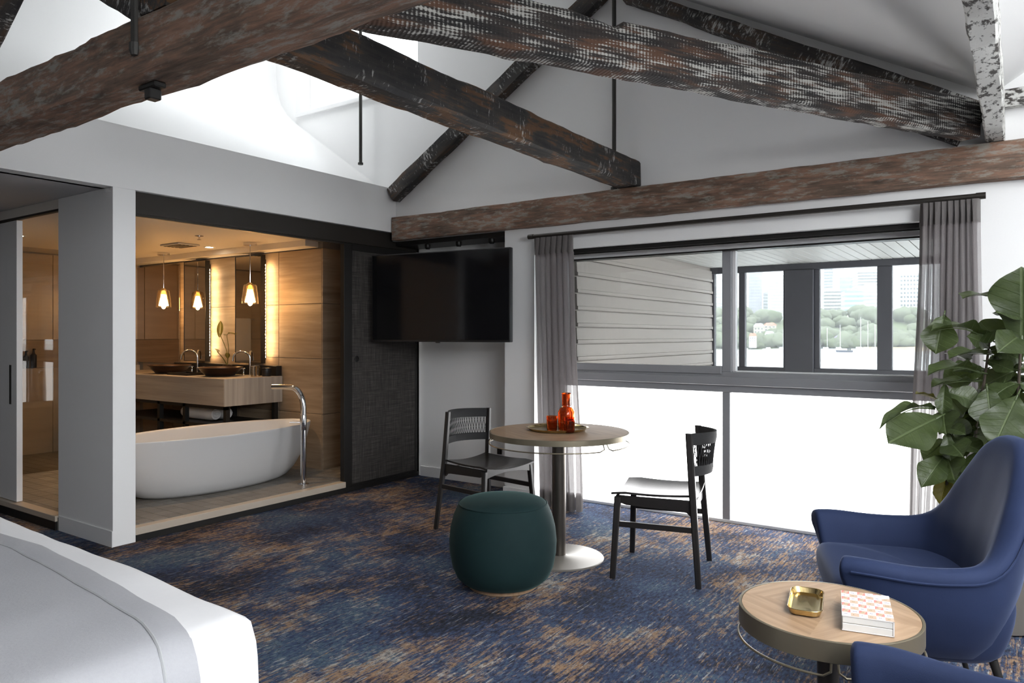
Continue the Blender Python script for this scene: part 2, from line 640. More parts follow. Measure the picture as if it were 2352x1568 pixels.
def m_weave():
    t = NT('dark_woven_panel')
    h = t.noise(t.coords((4, 4, 190), (1, 1, 1)), 1, 4, 0.7)
    v = t.noise(t.coords((4, 150, 5), (5, 5, 5)), 1, 4, 0.7)
    f = t.math('ADD', t.math('MULTIPLY', h, 0.5), t.math('MULTIPLY', v, 0.5))
    t.base(t.ramp(f, [(0.38, (0.012, 0.011, 0.010)), (0.52, (0.045, 0.040, 0.036)), (0.66, (0.12, 0.108, 0.098))]))
    t.set(Roughness=0.8)
    t.bump(f, 0.5, 0.003)
    return t.m


M['amber'] = m_amber()
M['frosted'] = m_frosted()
M['sheer'] = m_sheer('grey_sheer_curtain', (0.29, 0.265, 0.265), 0.40)
M['sheer_head'] = m_sheer('grey_curtain_heading', (0.20, 0.185, 0.18), 0.10)
M['blue_velvet'] = m_velvet('blue_velvet', (0.017, 0.027, 0.068), (0.30, 0.36, 0.55))
M['teal_velvet'] = m_velvet('teal_velvet', (0.010, 0.026, 0.027), (0.14, 0.26, 0.25))
M['linen'] = m_cloth('white_bed_linen', (0.74, 0.74, 0.75), 40, 0.06, 0.03)
M['blanket'] = m_cloth('grey_wool_blanket', (0.385, 0.39, 0.41), 130, 0.35, 0.10)
M['carpet'] = m_carpet()
M['timber_red'] = m_timber_red()
M['timber_hatch'] = m_timber_hatch()
M['timber_speck'] = m_timber_speck()
M['timber_dark'] = m_timber_dark('dark_oiled_timber', 0.612, 0.545)
M['timber_black'] = m_timber_dark('blackened_timber', 0.60, 0.70)
M['stone'] = m_stone('brown_veined_stone', (0.23, 0.165, 0.105), (0.42, 0.32, 0.22), 1.6, 1.6, 26, 0.5)
M['stone_grey'] = m_stone('grey_veined_vanity_stone', (0.27, 0.235, 0.195), (0.43, 0.38, 0.325), 1.4, 30, 30, 0.4)
M['stone_end'] = m_stone('grey_veined_end_slab', (0.27, 0.235, 0.195), (0.46, 0.41, 0.355), 30, 34, 1.0, 0.4)
M['stone_cream'] = m_stone('cream_shower_stone', (0.42, 0.34, 0.26), (0.52, 0.43, 0.33), 1.2, 1.2, 12, 0.25)
M['tile'] = m_tile()
M['oak'] = m_veneer('oak_veneer', (0.25, 0.158, 0.092), (0.36, 0.24, 0.148), 0.5)
M['oak_b'] = m_veneer('oak_veneer_cross', (0.28, 0.18, 0.108), (0.39, 0.265, 0.165), 0.5 + math.pi / 2)
M['leaf'] = m_leaf('fig_leaf', (0.020, 0.032, 0.011), (0.050, 0.070, 0.024))
M['leaf_yellow'] = m_leaf('fig_leaf_yellowing', (0.055, 0.055, 0.008), (0.11, 0.095, 0.015))
M['weave'] = m_weave()

# ------------------------------------------------------------------ room shell
GY = 4.79      # face of the window wall and gable
BX = -4.56     # face of the bathroom front

b = MB()
b.quad((-8.4, -3.2, 0), (2.4, -3.2, 0), (2.4, 5.16, 0), (-8.4, 5.16, 0))
floor = struct(b.obj('floor', M['carpet']), 'blue carpet with ochre and cream streaks running to the window', 'carpet')

# window wall with the gable above it, recess behind the television
b = MB()
b.box(-3.37, -3.09, GY, 5.16, 0, 2.14)                        # pier left of window
b.box(-0.30, 2.4, GY, 5.16, 0, 2.14)                          # pier right of window
b.box(-3.09, -0.30, GY, 5.16, 1.955, 2.14)                    # lintel
b.box(-4.75, -3.37, 5.12, 5.16, 0, 2.14)                      # recess back
b.box(-4.75, 2.4, GY, 5.16, 2.14, 3.52)                       # gable
b.box(-6.4, -4.75, GY, 5.16, 2.15, 3.52)
b.box(-6.4, -5.86, GY, 5.16, 3.52, 5.0)
b.box(-4.30, 2.4, GY, 5.16, 3.52, 5.0)
b.box(-5.86, -4.30, GY, 5.16, 4.45, 5.0)
wall_back = struct(b.obj('wall_back', M['white']), 'white gable wall above and beside the large window', 'wall')
b = MB()
b.box(-4.55, -3.37, 5.105, 5.12, 0, 0.093, 0.003)
struct(b.obj('baseboard_recess', M['white_trim']), 'low white baseboard in the recess under the television', 'baseboard')
b = MB()
b.box(-3.38, -3.075, GY - 0.014, GY, 0, 0.093, 0.003)
b.box(-3.09, -3.076, GY, 5.0, 0, 0.093, 0.003)
struct(b.obj('baseboard_pier', M['white_trim']), 'white baseboard wrapping the pier beside the left curtain', 'baseboard')
b = MB()
b.box(-0.30, 2.3, GY - 0.014, GY, 0, 0.093, 0.003)
struct(b.obj('baseboard_right', M['white_trim']), 'white baseboard behind the fig plant', 'baseboard')

# bathroom front: bulkhead, pillar, splayed light well above
b = MB()
b.box(-4.70, BX, -3.2, GY, 2.213, 2.602)
b.box(-5.27, BX, 2.305, 2.447, 0, 2.213, 0.003)
struct(b.obj('wall_left', M['white']), 'white bulkhead and square white pillar at the bathroom front', 'wall')
b = MB()
prof = [(-4.70, 2.602), (-5.9, 3.40), (-6.05, 3.52), (-6.15, 3.64), (-6.21, 3.80), (-6.23, 4.0), (-6.23, 5.0), (-6.40, 5.0), (-6.40, 2.5), (-4.70, 2.5)]
b.loft([[(x, y, z) for x, z in prof] for y in (-3.2, GY)])
struct(b.obj('wall_lightwell', M['white'], smooth=40), 'bright splayed white plaster of the light well over the bathroom', 'wall')
b = MB()
b.box(-5.25, BX + 0.004, 2.298, 2.305, 0, 0.10, 0.002)
struct(b.obj('baseboard_left', M['white_trim']), 'grey shaded baseboard on the side of the white pillar', 'baseboard')
b = MB()
b.box(-4.66, -4.60, 2.447, 5.12, 2.075, 2.213, 0.002)
b.box(-4.64, -4.615, 2.447, 5.12, 2.06, 2.075)
struct(b.obj('trim_1', M['dark_steel']), 'dark steel sliding door header under the white bulkhead', 'door header')
b = MB()
b.box(-4.62, -3.37, 4.83, 5.12, 2.10, 2.139)
for x in (-4.28, -3.93, -3.58):
    b.lathe([(0.018, 2.06), (0.026, 2.075), (0.026, 2.10)], 12, (x, 4.90))
struct(b.obj('trim_2', M['black_metal']), 'black soffit rail with three studs above the television', 'rail')

# ceilings
b = MB()
b.box(-8.4, -4.66, 2.31, 5.0, 2.15, 2.26)
struct(b.obj('ceiling_bathroom', M['bath_ceiling']), 'warm lit flat ceiling of the bathroom', 'ceiling')
b = MB()
b.box(-8.4, -4.66, -3.2, 2.31, 2.213, 2.30)
b.box(-8.4, -6.3, -3.2, 5.0, 2.26, 2.34)
struct(b.obj('ceiling_entry', M['soffit']), 'low grey ceiling of the entry beside the pillar', 'ceiling')
b = MB()
sx0, sx1, sy0, sy1 = SK1
for x0, x1, y0, y1 in ((-6.4, sx0, -3.2, GY), (sx1, -2.25, -3.2, GY), (sx0, sx1, -3.2, sy0), (sx0, sx1, sy1, GY)):
    b.box(x0, x1, y0, y1, 4.90, 5.0)
b.box(-2.35, -2.25, -3.2, GY, 3.84, 4.90)
struct(b.obj('ceiling_left', M['white']), 'raised white ceiling over the light well', 'ceiling')


def slope_strip(b, xa, za, xb, zb, y0, y1, th=0.08):
    b.loft([[(xa, y, za), (xb, y, zb), (xb, y, zb + th), (xa, y, za + th)] for y in (y0, y1)])


SK2 = (0.55, 1.85, 0.0, 3.0)  # unseen skylight added in the right slope for fill light
zr = lambda x: 2.625 + 0.62 * (x + 0.10)
b = MB()
slope_strip(b, -2.35, 3.86, -0.10, 2.615, -3.2, GY)
slope_strip(b, -0.10, 2.625, SK2[0], zr(SK2[0]), -3.2, GY)
slope_strip(b, SK2[1], zr(SK2[1]), 2.4, zr(2.4), -3.2, GY)
slope_strip(b, SK2[0], zr(SK2[0]), SK2[1], zr(SK2[1]), -3.2, SK2[2])
slope_strip(b, SK2[0], zr(SK2[0]), SK2[1], zr(SK2[1]), SK2[3], GY)
struct(b.obj('ceiling_right', M['white']), 'sloping white ceiling right of the ridge', 'ceiling')
portal(((SK2[0] + SK2[1]) / 2, (SK2[2] + SK2[3]) / 2, zr(1.15) + 0.02), (0, -math.atan(0.62), 0), (SK2[1] - SK2[0]) / math.cos(math.atan(0.62)), SK2[3] - SK2[2])

b = MB()
for y0, y1, z0, z1 in ((-3.2, RW[0], 0, 4.3), (RW[1], 5.16, 0, 4.3), (RW[0], RW[1], 0, RW[2]), (RW[0], RW[1], RW[3], 4.3)):
    b.box(2.25, 2.4, y0, y1, z0, z1)
struct(b.obj('wall_right', M['white']), 'white wall on the right, out of view, with an opening added for light', 'wall')
b = MB()
b.box(-8.4, 2.4, -3.3, -3.2, 0, 5.0)
struct(b.obj('wall_front', M['wall_charcoal']), 'unseen grey wall behind the viewer, darkened to cut bounced light', 'wall')

# ------------------------------------------------------------------ bathroom shell
b = MB()
b.box(-8.3, -4.63, 2.30, 4.78, 0.0, 0.084)
bath_floor = struct(b.obj('floor_bathroom', M['bathroom_slab']), 'raised bathroom floor of small grey square tiles', 'floor')
b = MB()
b.box(0, 0.096, 0, 0.096, 0, 0.009, 0.0015, 1)
tile0 = b.obj('tile', M['tile'], bath_floor, loc=(-4.73, 2.36, 0.083))
cells = []
for i in range(36):
    for j in range(24):
        x, y = -4.73 - 0.1 * i, 2.31 + 0.1 * j
        seen = (x > -5.02 and y > 2.4) or (y > 4.12 and x > -5.3) or (x < -5.25 and y < 3.35 and x > -7.9 and (y - 2.3) > 0.40 * (-5.2 - x) - 0.15 and (y - 2.3) < 0.62 * (-5.2 - x) + 0.2)
        cells.append((0 if seen else 1, math.hypot(x, y), x, y))
cells.sort()
rest = MB()
for k, (s_, d_, x, y) in enumerate(cells):
    if k == 0:
        tile0.location = (x, y, 0.083)
    elif k < 290:
        piece(tile0, bath_floor, (x, y, 0.083))
    else:
        rest.box(x, x + 0.096, y, y + 0.096, 0.083, 0.092)
o = rest.obj('tile_field', M['tile'], bath_floor)
o['kind'] = 'stuff'
b = MB()
b.box(-4.63, -4.56, 2.447, 4.20, 0.042, 0.089, 0.003)
b.box(-6.95, -5.27, 2.285, 2.36, 0.058, 0.096, 0.003)
struct(b.obj('trim_3', M['curb']), 'beige stone curb along the bathroom floor edge', 'curb')
b = MB()
b.box(-4.61, -4.565, 2.447, 5.1, 0.001, 0.040)
b.box(-6.95, -5.27, 2.287, 2.30, 0.001, 0.057)  # black strips below the curb and the entry threshold
struct(b.obj('trim_4', M['black_metal']), 'black strip along the floor below the bathroom curb', 'track')

b = MB()
b.box(-8.3, -5.16, 4.475, 4.56, 0.08, 2.15)
b.box(-5.22, -5.16, 4.56, 4.78, 0.08, 2.15)
b.box(-5.16, -4.70, 4.72, 4.78, 0.08, 2.15)
b.box(-4.66, -4.58, 5.12, 5.16, 0, 2.15)
wbb = struct(b.obj('wall_bathroom', M['bathroom_slab']), 'brown veined stone wall behind the vanity and bath', 'wall')
b = MB()
b.box(0, 0.596, 0, 0.016, 0, 0.496, 0.002, 1)
pan = b.obj('stone_panel', M['stone'], wbb, loc=(-5.757, 4.459, 0.09))
for i in range(5):
    for j in range(4):
        if i or j:
            piece(pan, wbb, (-5.757 - 0.6 * i, 4.459, 0.09 + 0.5 * j))
b = MB()
b.box(0, 0.016, 0, 0.25, 0, 0.496, 0.002, 1)
pan2 = b.obj('stone_panel', M['stone'], wbb, loc=(-5.16, 4.46, 0.09))
for j in range(1, 4):
    piece(pan2, wbb, (-5.16, 4.46, 0.09 + 0.5 * j))
b = MB()
b.box(0, 0.44, 0, 0.016, 0, 0.496, 0.002, 1)
pan3 = b.obj('stone_panel', M['stone'], wbb, loc=(-5.14, 4.704, 0.09))
for j in range(1, 4):
    piece(pan3, wbb, (-5.14, 4.704, 0.09 + 0.5 * j))
b = MB()
b.box(-8.3, -5.20, 4.31, 4.459, 2.095, 2.15, 0.003)
struct(b.obj('trim_5', M['bath_ceiling']), 'plaster cornice over the bathroom mirrors', 'cornice')

b = MB()
b.box(-8.4, -8.27, -3.2, 4.78, 0, 2.3)
wl = struct(b.obj('wall_shower', M['bathroom_slab']), 'cream stone wall at the far end of the shower', 'wall')
NZ0, NZ1, NY0, NY1 = 0.97, 1.255, 3.12, 4.1
b = MB()
b.box(0, 0.02, 0, 0.396, 0, 0.876, 0.002, 1)
sp = b.obj('stone_panel', M['stone_cream'], wl, loc=(-8.27, 2.36, 0.09))
for k in range(1, 6):
    piece(sp, wl, (-8.27, 2.36 + 0.4 * k, 0.09))
b = MB()
b.box(0, 0.02, 0, 0.396, 0, 0.880, 0.002, 1)
sp2 = b.obj('stone_panel', M['stone_cream'], wl, loc=(-8.27, 2.36, NZ1))
for k in range(1, 6):
    piece(sp2, wl, (-8.27, 2.36 + 0.4 * k, NZ1))
b = MB()
b.box(-8.268, -8.262, 3.16, 4.70, NZ0, NZ1 - 0.003)
b.obj('niche', M['stone'], wl)
b = MB()
b.box(-8.27, -8.25, 2.36, 3.157, NZ0, NZ1 - 0.003, 0.002, 1)
b.obj('stone_panel', M['stone_cream'], wl)
b = MB()
b.box(-8.3, -6.95, 2.27, 2.31, 0, 2.2)
struct(b.obj('wall_entry', M['white']), 'white wall beside the shower door', 'wall')

so = thing('power_outlet', 'small black power outlet low on the recess wall behind the left dining chair', 'outlet', (-3.654, 5.1195, 0.28))
b = MB()
b.box(-0.022, 0.022, -0.012, -0.0005, 0, 0.05, 0.002, 1)
b.obj('plate', M['black_metal'], so)
b = MB()
b.box(-0.010, 0.010, -0.016, -0.0121, 0.015, 0.035)
b.obj('socket', M['tv_frame'], so)

# shower door, its track, shower glass
d1 = struct(thing('door_1', '', 'door', (-6.52, 2.335, 0.10)), 'white sliding door leaf with slim recessed pull at the shower entry', 'door')
b = MB()
b.box(-0.43, 0.43, -0.018, 0.018, 0, 2.03, 0.003)
b.obj('leaf', M['white_trim'], d1)
b = MB()
b.box(0.43, 0.592, -0.02, 0.02, 0, 2.03, 0.003)
b.obj('stile', M['white_trim'], d1)
b = MB()
b.box(0.475, 0.505, -0.0225, -0.0195, 0.70, 0.985)
b.obj('pull', M['black_metal'], d1)
d2 = struct(thing('door_2', '', 'door', (-6.75, 2.285, 0.04)), 'pale door leaf overlapping at the left edge with dark lock plate', 'door')
b = MB()
b.box(-0.43, 0.40, -0.018, 0.018, 0, 2.09, 0.003)
b.obj('leaf', M['white_trim'], d2)
b = MB()
b.box(0.40, 0.43, -0.02, 0.02, 0, 2.09, 0.002)
b.obj('edge_strip', M['iron'], d2)
b = MB()
b.box(0.30, 0.40, -0.026, -0.018, 0.76, 1.05, 0.003)
b.obj('lock_plate', M['black_metal'], d2)
b = MB()
b.box(-6.95, -5.27, 2.315, 2.345, 2.135, 2.15)
struct(b.obj('trim_6', M['dark_steel']), 'thin dark track above the shower door', 'track')
sg = thing('shower_screen', 'clear frameless glass shower screen beyond the entry doorway', 'shower screen', (-7.1, 2.9, 0.09))
b = MB()
b.box(-0.006, 0.006, -0.52, 0.45, 0.002, 1.98)
b.obj('pane', M['glass_bath'], sg)
b = MB()
b.box(-0.014, 0.014, -0.545, -0.52, 0.002, 1.98, 0.002)
b.obj('wall_channel', M['chrome'], sg)
for k, (yy, h_) in enumerate(((3.30, 0.17), (3.37, 0.19))):
    bt = thing('shampoo_bottle', ['dark pump bottle standing left in the shower niche', 'taller dark pump bottle standing right in the shower niche'][k], 'bottle', (-8.235, yy, NZ0 + 0.002))
    b = MB()
    b.lathe([(0.026, 0), (0.028, 0.01), (0.028, h_ - 0.06), (0.012, h_ - 0.045), (0.012, h_ - 0.03)], 16)
    b.obj('body', M['tv_frame'], bt, smooth=40)
    b = MB()
    b.lathe([(0.010, h_ - 0.03), (0.010, h_)], 10)
    b.box(-0.006, 0.035, -0.006, 0.006, h_ - 0.01, h_ + 0.004)
    b.obj('pump', M['black_metal'], bt)
tw = thing('window_reflection', 'white slabs on a made-up rail standing for the window reflected in glass', 'towel', (-8.2, 2.95, 0.72))
b = MB()
b.box(-0.02, 0.02, -0.14, 0.14, 0.25, 0.80, 0.015, 2)  # pale slabs stand for the window's reflection, no real towel
b.box(-0.03, -0.021, -0.13, 0.13, 0.0, 0.66, 0.004, 1)
b.obj('reflection_slab', M['towel'], tw, smooth=50)
b = MB()
b.tube([(-0.05, -0.2, 0.79), (0, -0.2, 0.79), (0, 0.2, 0.79), (-0.05, 0.2, 0.79)], 0.007, 8)
b.obj('rail', M['chrome'], tw)  # made-up rail carrying the reflection slabs

# ------------------------------------------------------------------ main window (window_1)
WY = 5.07
w1 = struct(thing('window_1', '', 'window', (-1.7, WY, 0)), 'wide grey framed window with clear upper and frosted lower panes', 'window')


def wpart(name, mat, boxes, bev=0.003):
    b = MB()
    for (x0, x1, y0, y1, z0, z1) in boxes:
        b.box(x0 + 1.7, x1 + 1.7, y0 - WY, y1 - WY, z0, z1, bev, 1)
    return b.obj(name, mat, w1)


wpart('head_frame', M['alu_white'], [(-3.09, -0.30, 4.98, 5.12, 1.895, 1.94)])
wpart('head_groove', M['black_metal'], [(-3.09, -0.30, 5.0, 5.10, 1.885, 1.895)], 0)
wpart('transom', M['alu'], [(-3.09, -0.30, 5.03, 5.11, 0.905, 1.045)])
wpart('transom_ledge', M['alu'], [(-3.09, -0.30, 5.005, 5.03, 0.955, 1.015)])
wpart('mullion', M['alu'], [(-1.690, -1.625, 5.035, 5.11, 1.045, 1.895)])
wpart('mullion', M['alu'], [(-1.688, -1.634, 5.035, 5.11, 0.02, 0.905)])
wpart('sash_stile', M['alu_white'], [(-1.625, -1.598, 5.05, 5.09, 1.05, 1.895)])  # pale colour stands for outdoor light on this sash edge
wpart('sash_rail', M['alu'], [(-3.05, -1.69, 5.02, 5.06, 1.03, 1.085)])
wpart('sash_sill', M['alu_white'], [(-1.598, -0.30, 5.05, 5.09, 1.045, 1.056)])
wpart('sill', M['alu_white'], [(-3.09, -0.30, 5.03, 5.11, 0.0, 0.022)])
wpart('jamb', M['alu'], [(-3.09, -2.955, 5.03, 5.11, 0.02, 1.895)])
wpart('jamb', M['alu'], [(-0.35, -0.30, 5.03, 5.11, 0.02, 1.895)])
wpart('pane', M['glass_in'], [(-3.04, -1.69, 5.066, 5.072, 1.085, 1.885)], 0)
wpart('pane', M['glass_in'], [(-1.598, -0.35, 5.068, 5.074, 1.056, 1.885)], 0)
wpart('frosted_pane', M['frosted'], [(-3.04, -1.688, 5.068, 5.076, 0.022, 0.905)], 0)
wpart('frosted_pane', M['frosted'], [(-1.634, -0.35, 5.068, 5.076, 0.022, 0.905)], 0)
bl = thing('blind_cassette', 'long black roller blind cassette across the window head', 'blind', (-1.7, 4.88, 1.92))
b = MB()
b.box(-1.385, 1.395, -0.035, 0.035, 0.002, 0.034, 0.004, 1)
b.obj('housing', M['black_metal'], bl)
b = MB()
b.box(-1.37, 1.38, -0.012, 0.0, -0.006, 0.002, 0.002, 1)
b.obj('bottom_bar', M['black_metal'], bl)

# high window in the gable over the light well (window_3)
w3 = struct(thing('window_3', '', 'window', (-5.08, 4.97, 3.52)), 'small high white window in the gable above the bathroom', 'window')
b = MB()
b.box(-0.78, -0.70, -0.05, 0.05, 0, 0.93, 0.004)
b.box(0.70, 0.78, -0.05, 0.05, 0, 0.93, 0.004)
b.box(-0.70, 0.70, -0.05, 0.05, 0, 0.07, 0.004)
b.box(-0.70, 0.70, -0.05, 0.05, 0.86, 0.93, 0.004)
b.obj('frame', M['white_trim'], w3)
b = MB()
b.box(-0.03, 0.03, -0.03, 0.03, 0.07, 0.86, 0.003)
b.obj('mullion', M['white_trim'], w3)
for s_ in (-1, 1):
    b = MB()
    b.box(min(s_ * 0.03, s_ * 0.70), max(s_ * 0.03, s_ * 0.70), -0.004, 0.004, 0.07, 0.86)
    b.obj('pane', M['glass_in'], w3)
b = MB()
b.box(-0.82, 0.82, -0.21, -0.17, -0.06, -0.02, 0.004)
b.box(-0.82, -0.74, -0.20, -0.18, -0.02, 0.95, 0.003)
b.obj('architrave', M['white_trim'], w3)

# ------------------------------------------------------------------ timbers


def beam(name, p0, p1, w, h, mat, label, jit=0.004, top=None, seed=0, roll=0.0, seg=0.07):
    """rough squared timber; p0,p1 = centre line of its underside"""
    p0, p1 = Vector(p0), Vector(p1)
    L = (p1 - p0).length
    n = max(4, int(L / seg))
    b = MB()
    ch = min(w, h) * 0.09
    rings = []
    for i in range(n + 1):
        x = L * i / n
        hh = h + (top(x / L) if top else 0)
        base = [(-w / 2 + ch, 0), (w / 2 - ch, 0), (w / 2, ch), (w / 2, hh - ch), (w / 2 - ch, hh), (-w / 2 + ch, hh), (-w / 2, hh - ch), (-w / 2, ch)]
        pts = []
        for k, (y, z) in enumerate(base):
            a = noise.noise((x * 2.2 + seed, k * 3.7, 1.3)) * jit * 1.4 + noise.noise((x * 9 + seed, k * 5.1, 8.3)) * jit
            c = noise.noise((x * 2.2 + seed, k * 2.9, 5.3)) * jit * 1.4 + noise.noise((x * 9 + seed, k * 4.1, 2.3)) * jit
            pts.append((x, y + a, z + c))
        rings.append(pts)
    b.loft(rings)
    o = b.obj(name, mat, smooth=35)
    d = (p1 - p0).normalized()
    q = Vector((d.x, d.y, d.z)).to_track_quat('X', 'Z')
    o.rotation_mode = 'QUATERNION'
    o.rotation_quaternion = q
    o.location = p0
    return tag(o, label, 'beam', None, 'thing')


TB = 2.137      # underside of the tie beams
beam('tie_beam', (-4.70, 1.357, TB), (0.0, 1.335, TB), 0.155, 0.20, M['timber_red'], 'massive worn red brown beam crossing the upper left, nearest the viewer', 0.008, seed=3)
beam('tie_beam', (-4.545, 4.7545, TB), (2.2, 4.7545, TB), 0.066, 0.205, M['timber_red'], 'long worn red brown beam above the window and curtain rod', 0.004, seed=9)
beam('ceiling_joist', (-2.285, 1.285, 2.347), (-2.268, 4.785, 2.347), 0.165, 0.185, M['timber_dark'], 'dark rust streaked joist ending on the window beam', 0.006, seed=21)


def notch(u):
    return -0.036 * (u - 0.345) / 0.063 if 0.345 < u < 0.408 else 0.0


beam('diagonal_brace', (-2.10, 1.30, 2.352), (-0.205, 4.635, 2.352), 0.115, 0.196, M['timber_hatch'], 'broad saw-marked black and white brace lying diagonally across the ceiling', 0.006, top=notch, seed=33, seg=0.03)
beam('valley_beam', (-0.095, 0.2, 2.347), (-0.095, 4.785, 2.347), 0.09, 0.20, M['timber_speck'], 'narrow peeling white timber overhead at the right', 0.005, seed=41)
rf = beam('rafter', (-4.49, 4.725, 2.475), (-2.43, 4.725, 3.735), 0.10, 0.135, M['timber_black'], 'blackened sloping rafter rising from the bulkhead corner', 0.006, seed=52)
beam('rafter', (-0.16, 4.725, 2.463), (-2.29, 4.725, 3.662), 0.10, 0.092, M['timber_black'], 'dark sloping rafter descending to the right behind the whitewashed brace', 0.006, seed=57)
beam('strut', (-0.27, 4.735, 2.352), (-0.80, 4.735, 2.635), 0.07, 0.09, M['timber_black'], 'short flaking wedge strut on the window beam at its right end', 0.005, seed=61)
beam('collar_beam', (-0.05, 4.74, 2.52), (2.2, 4.74, 2.54), 0.08, 0.092, M['timber_speck'], 'short peeling white timber at the right picture edge beside the overhead timber', 0.004, seed=66)
beam('strut', (-2.43, 1.35, 2.35), (-3.35, 1.35, 2.86), 0.10, 0.11, M['timber_black'], 'dark grey strut leaning left from the iron strap above the near beam', 0.005, seed=71)
beam('rafter', (-4.13, 1.35, 2.35), (-2.40, 1.35, 3.46), 0.11, 0.15, M['timber_black'], 'dark rafter just visible in the upper left corner', 0.005, seed=77)


def rod(name, pts, r, label):
    b = MB()
    b.tube(pts, r, 10)
    b.lathe([(r * 1.6, pts[0][2] - 0.006), (r * 1.6, pts[0][2] + 0.012)], 10, (pts[0][0], pts[0][1]))
    o = b.obj(name, M['iron'], smooth=50)
    return tag(o, label, 'rod', None, 'thing')


rod('tie_rod', [(-2.376, 4.74, 2.35), (-2.376, 4.74, 3.83)], 0.015, 'thin iron rod dropping from the ridge behind the whitewashed brace')
rod('tie_rod', [(-4.87, 4.66, 2.845), (-4.87, 4.66, 4.9)], 0.015, 'thin iron rod hanging before the bright light well')
kp = thing('king_strap', 'flat iron strap bolted over the near beam with a nut below', 'strap', (-2.36, 1.268, 2.10))
b = MB()
b.box(-0.015, 0.015, -0.012, 0.0, 0.125, 1.6, 0.003, 1)
b.lathe([(0.013, 0.11), (0.018, 0.125), (0.018, 0.15)], 10, (0, -0.004))
b.obj('strap', M['iron'], kp)
b = MB()
b.box(-0.055, 0.05, 0.035, 0.075, 0.015, 0.033, 0.004, 1)
b.obj('plate', M['black_metal'], kp)
b = MB()
b.box(-0.018, 0.022, 0.035, 0.075, -0.02, 0.016, 0.004, 1)
b.obj('nut', M['black_metal'], kp)

# ------------------------------------------------------------------ sliding woven door and television
sd = thing('sliding_door', 'tall dark woven sliding door panel slid into the corner recess', 'door', (-4.60, 4.645, 0.012))
b = MB()
b.box(-0.024, 0.024, -0.45, -0.36, 0, 2.05, 0.002, 1)
b.box(-0.024, 0.024, 0.42, 0.45, 0, 2.05, 0.002, 1)
b.box(-0.024, 0.024, -0.36, 0.42, 0, 0.045)
b.box(-0.024, 0.024, -0.36, 0.42, 2.0, 2.05)
b.obj('frame', M['black_metal'], sd)
b = MB()
b.box(-0.018, 0.018, -0.36, 0.42, 0.045, 2.0)
b.obj('woven_panel', M['weave'], sd)
b = MB()
b.lathe([(0.024, 0.0), (0.026, 0.004), (0.018, 0.006), (0.016, 0.002)], 20)
o = b.obj('flush_pull', M['black_metal'], sd, loc=(0.0185, -0.305, 1.09), rot=(0, math.radians(90), 0), smooth=40)

TVC = Vector(((-3.188 - 4.496) / 2, (4.604 + 4.432) / 2, 1.612))
tva = math.atan2(4.604 - 4.432, -3.188 + 4.496)
tv = thing('television', 'large black wall mounted television angled out of the recess', 'television', (TVC.x, TVC.y, 1.247), tva)
W2, H2 = 0.66, 0.73
b = MB()
b.box(-W2, W2, -0.002, 0.045, 0, H2, 0.006, 2)
b.box(-0.45, 0.45, 0.045, 0.075, 0.12, 0.60, 0.012, 2)
b.obj('housing', M['tv_frame'], tv)
b = MB()
b.box(-W2 + 0.011, W2 - 0.011, -0.004, -0.001, 0.017, H2 - 0.010)
b.obj('screen', M['tv_screen'], tv)
b = MB()
b.box(-0.02, 0.02, -0.003, 0.012, -0.008, 0.002, 0.002, 1)
b.obj('sensor', M['tv_frame'], tv)
b = MB()
b.box(-0.05, 0.05, 0.075, 0.10, 0.25, 0.45)
b.tube([(0, 0.09, 0.35), (0.15, 0.28, 0.35), (0.0, 0.50, 0.35)], 0.022, 8)
b.box(-0.12, 0.12, 0.555, 0.575, 0.2, 0.5)
o = b.obj('swing_arm', M['black_metal'], tv)

# ------------------------------------------------------------------ curtains and rod
cr = thing('curtain_rod', 'long dark bronze curtain rod under the red brown window beam', 'curtain rod', (-1.61, 4.70, 2.055))
b = MB()
b.tube([(-1.44, 0, 0), (1.44, 0, 0)], 0.0155, 14)
b.obj('pole', M['dark_steel'], cr, smooth=40)
for s_ in (-1, 1):
    b = MB()
    b.tube([(s_ * 1.43, 0, 0), (s_ * 1.475, 0, 0)], 0.0185, 14)
    b.obj('finial', M['dark_steel'], cr, smooth=40)
    b = MB()
    b.tube([(s_ * 1.36, 0, 0), (s_ * 1.36, 0.088, 0)], 0.008, 8)
    b.obj('bracket', M['dark_steel'], cr)


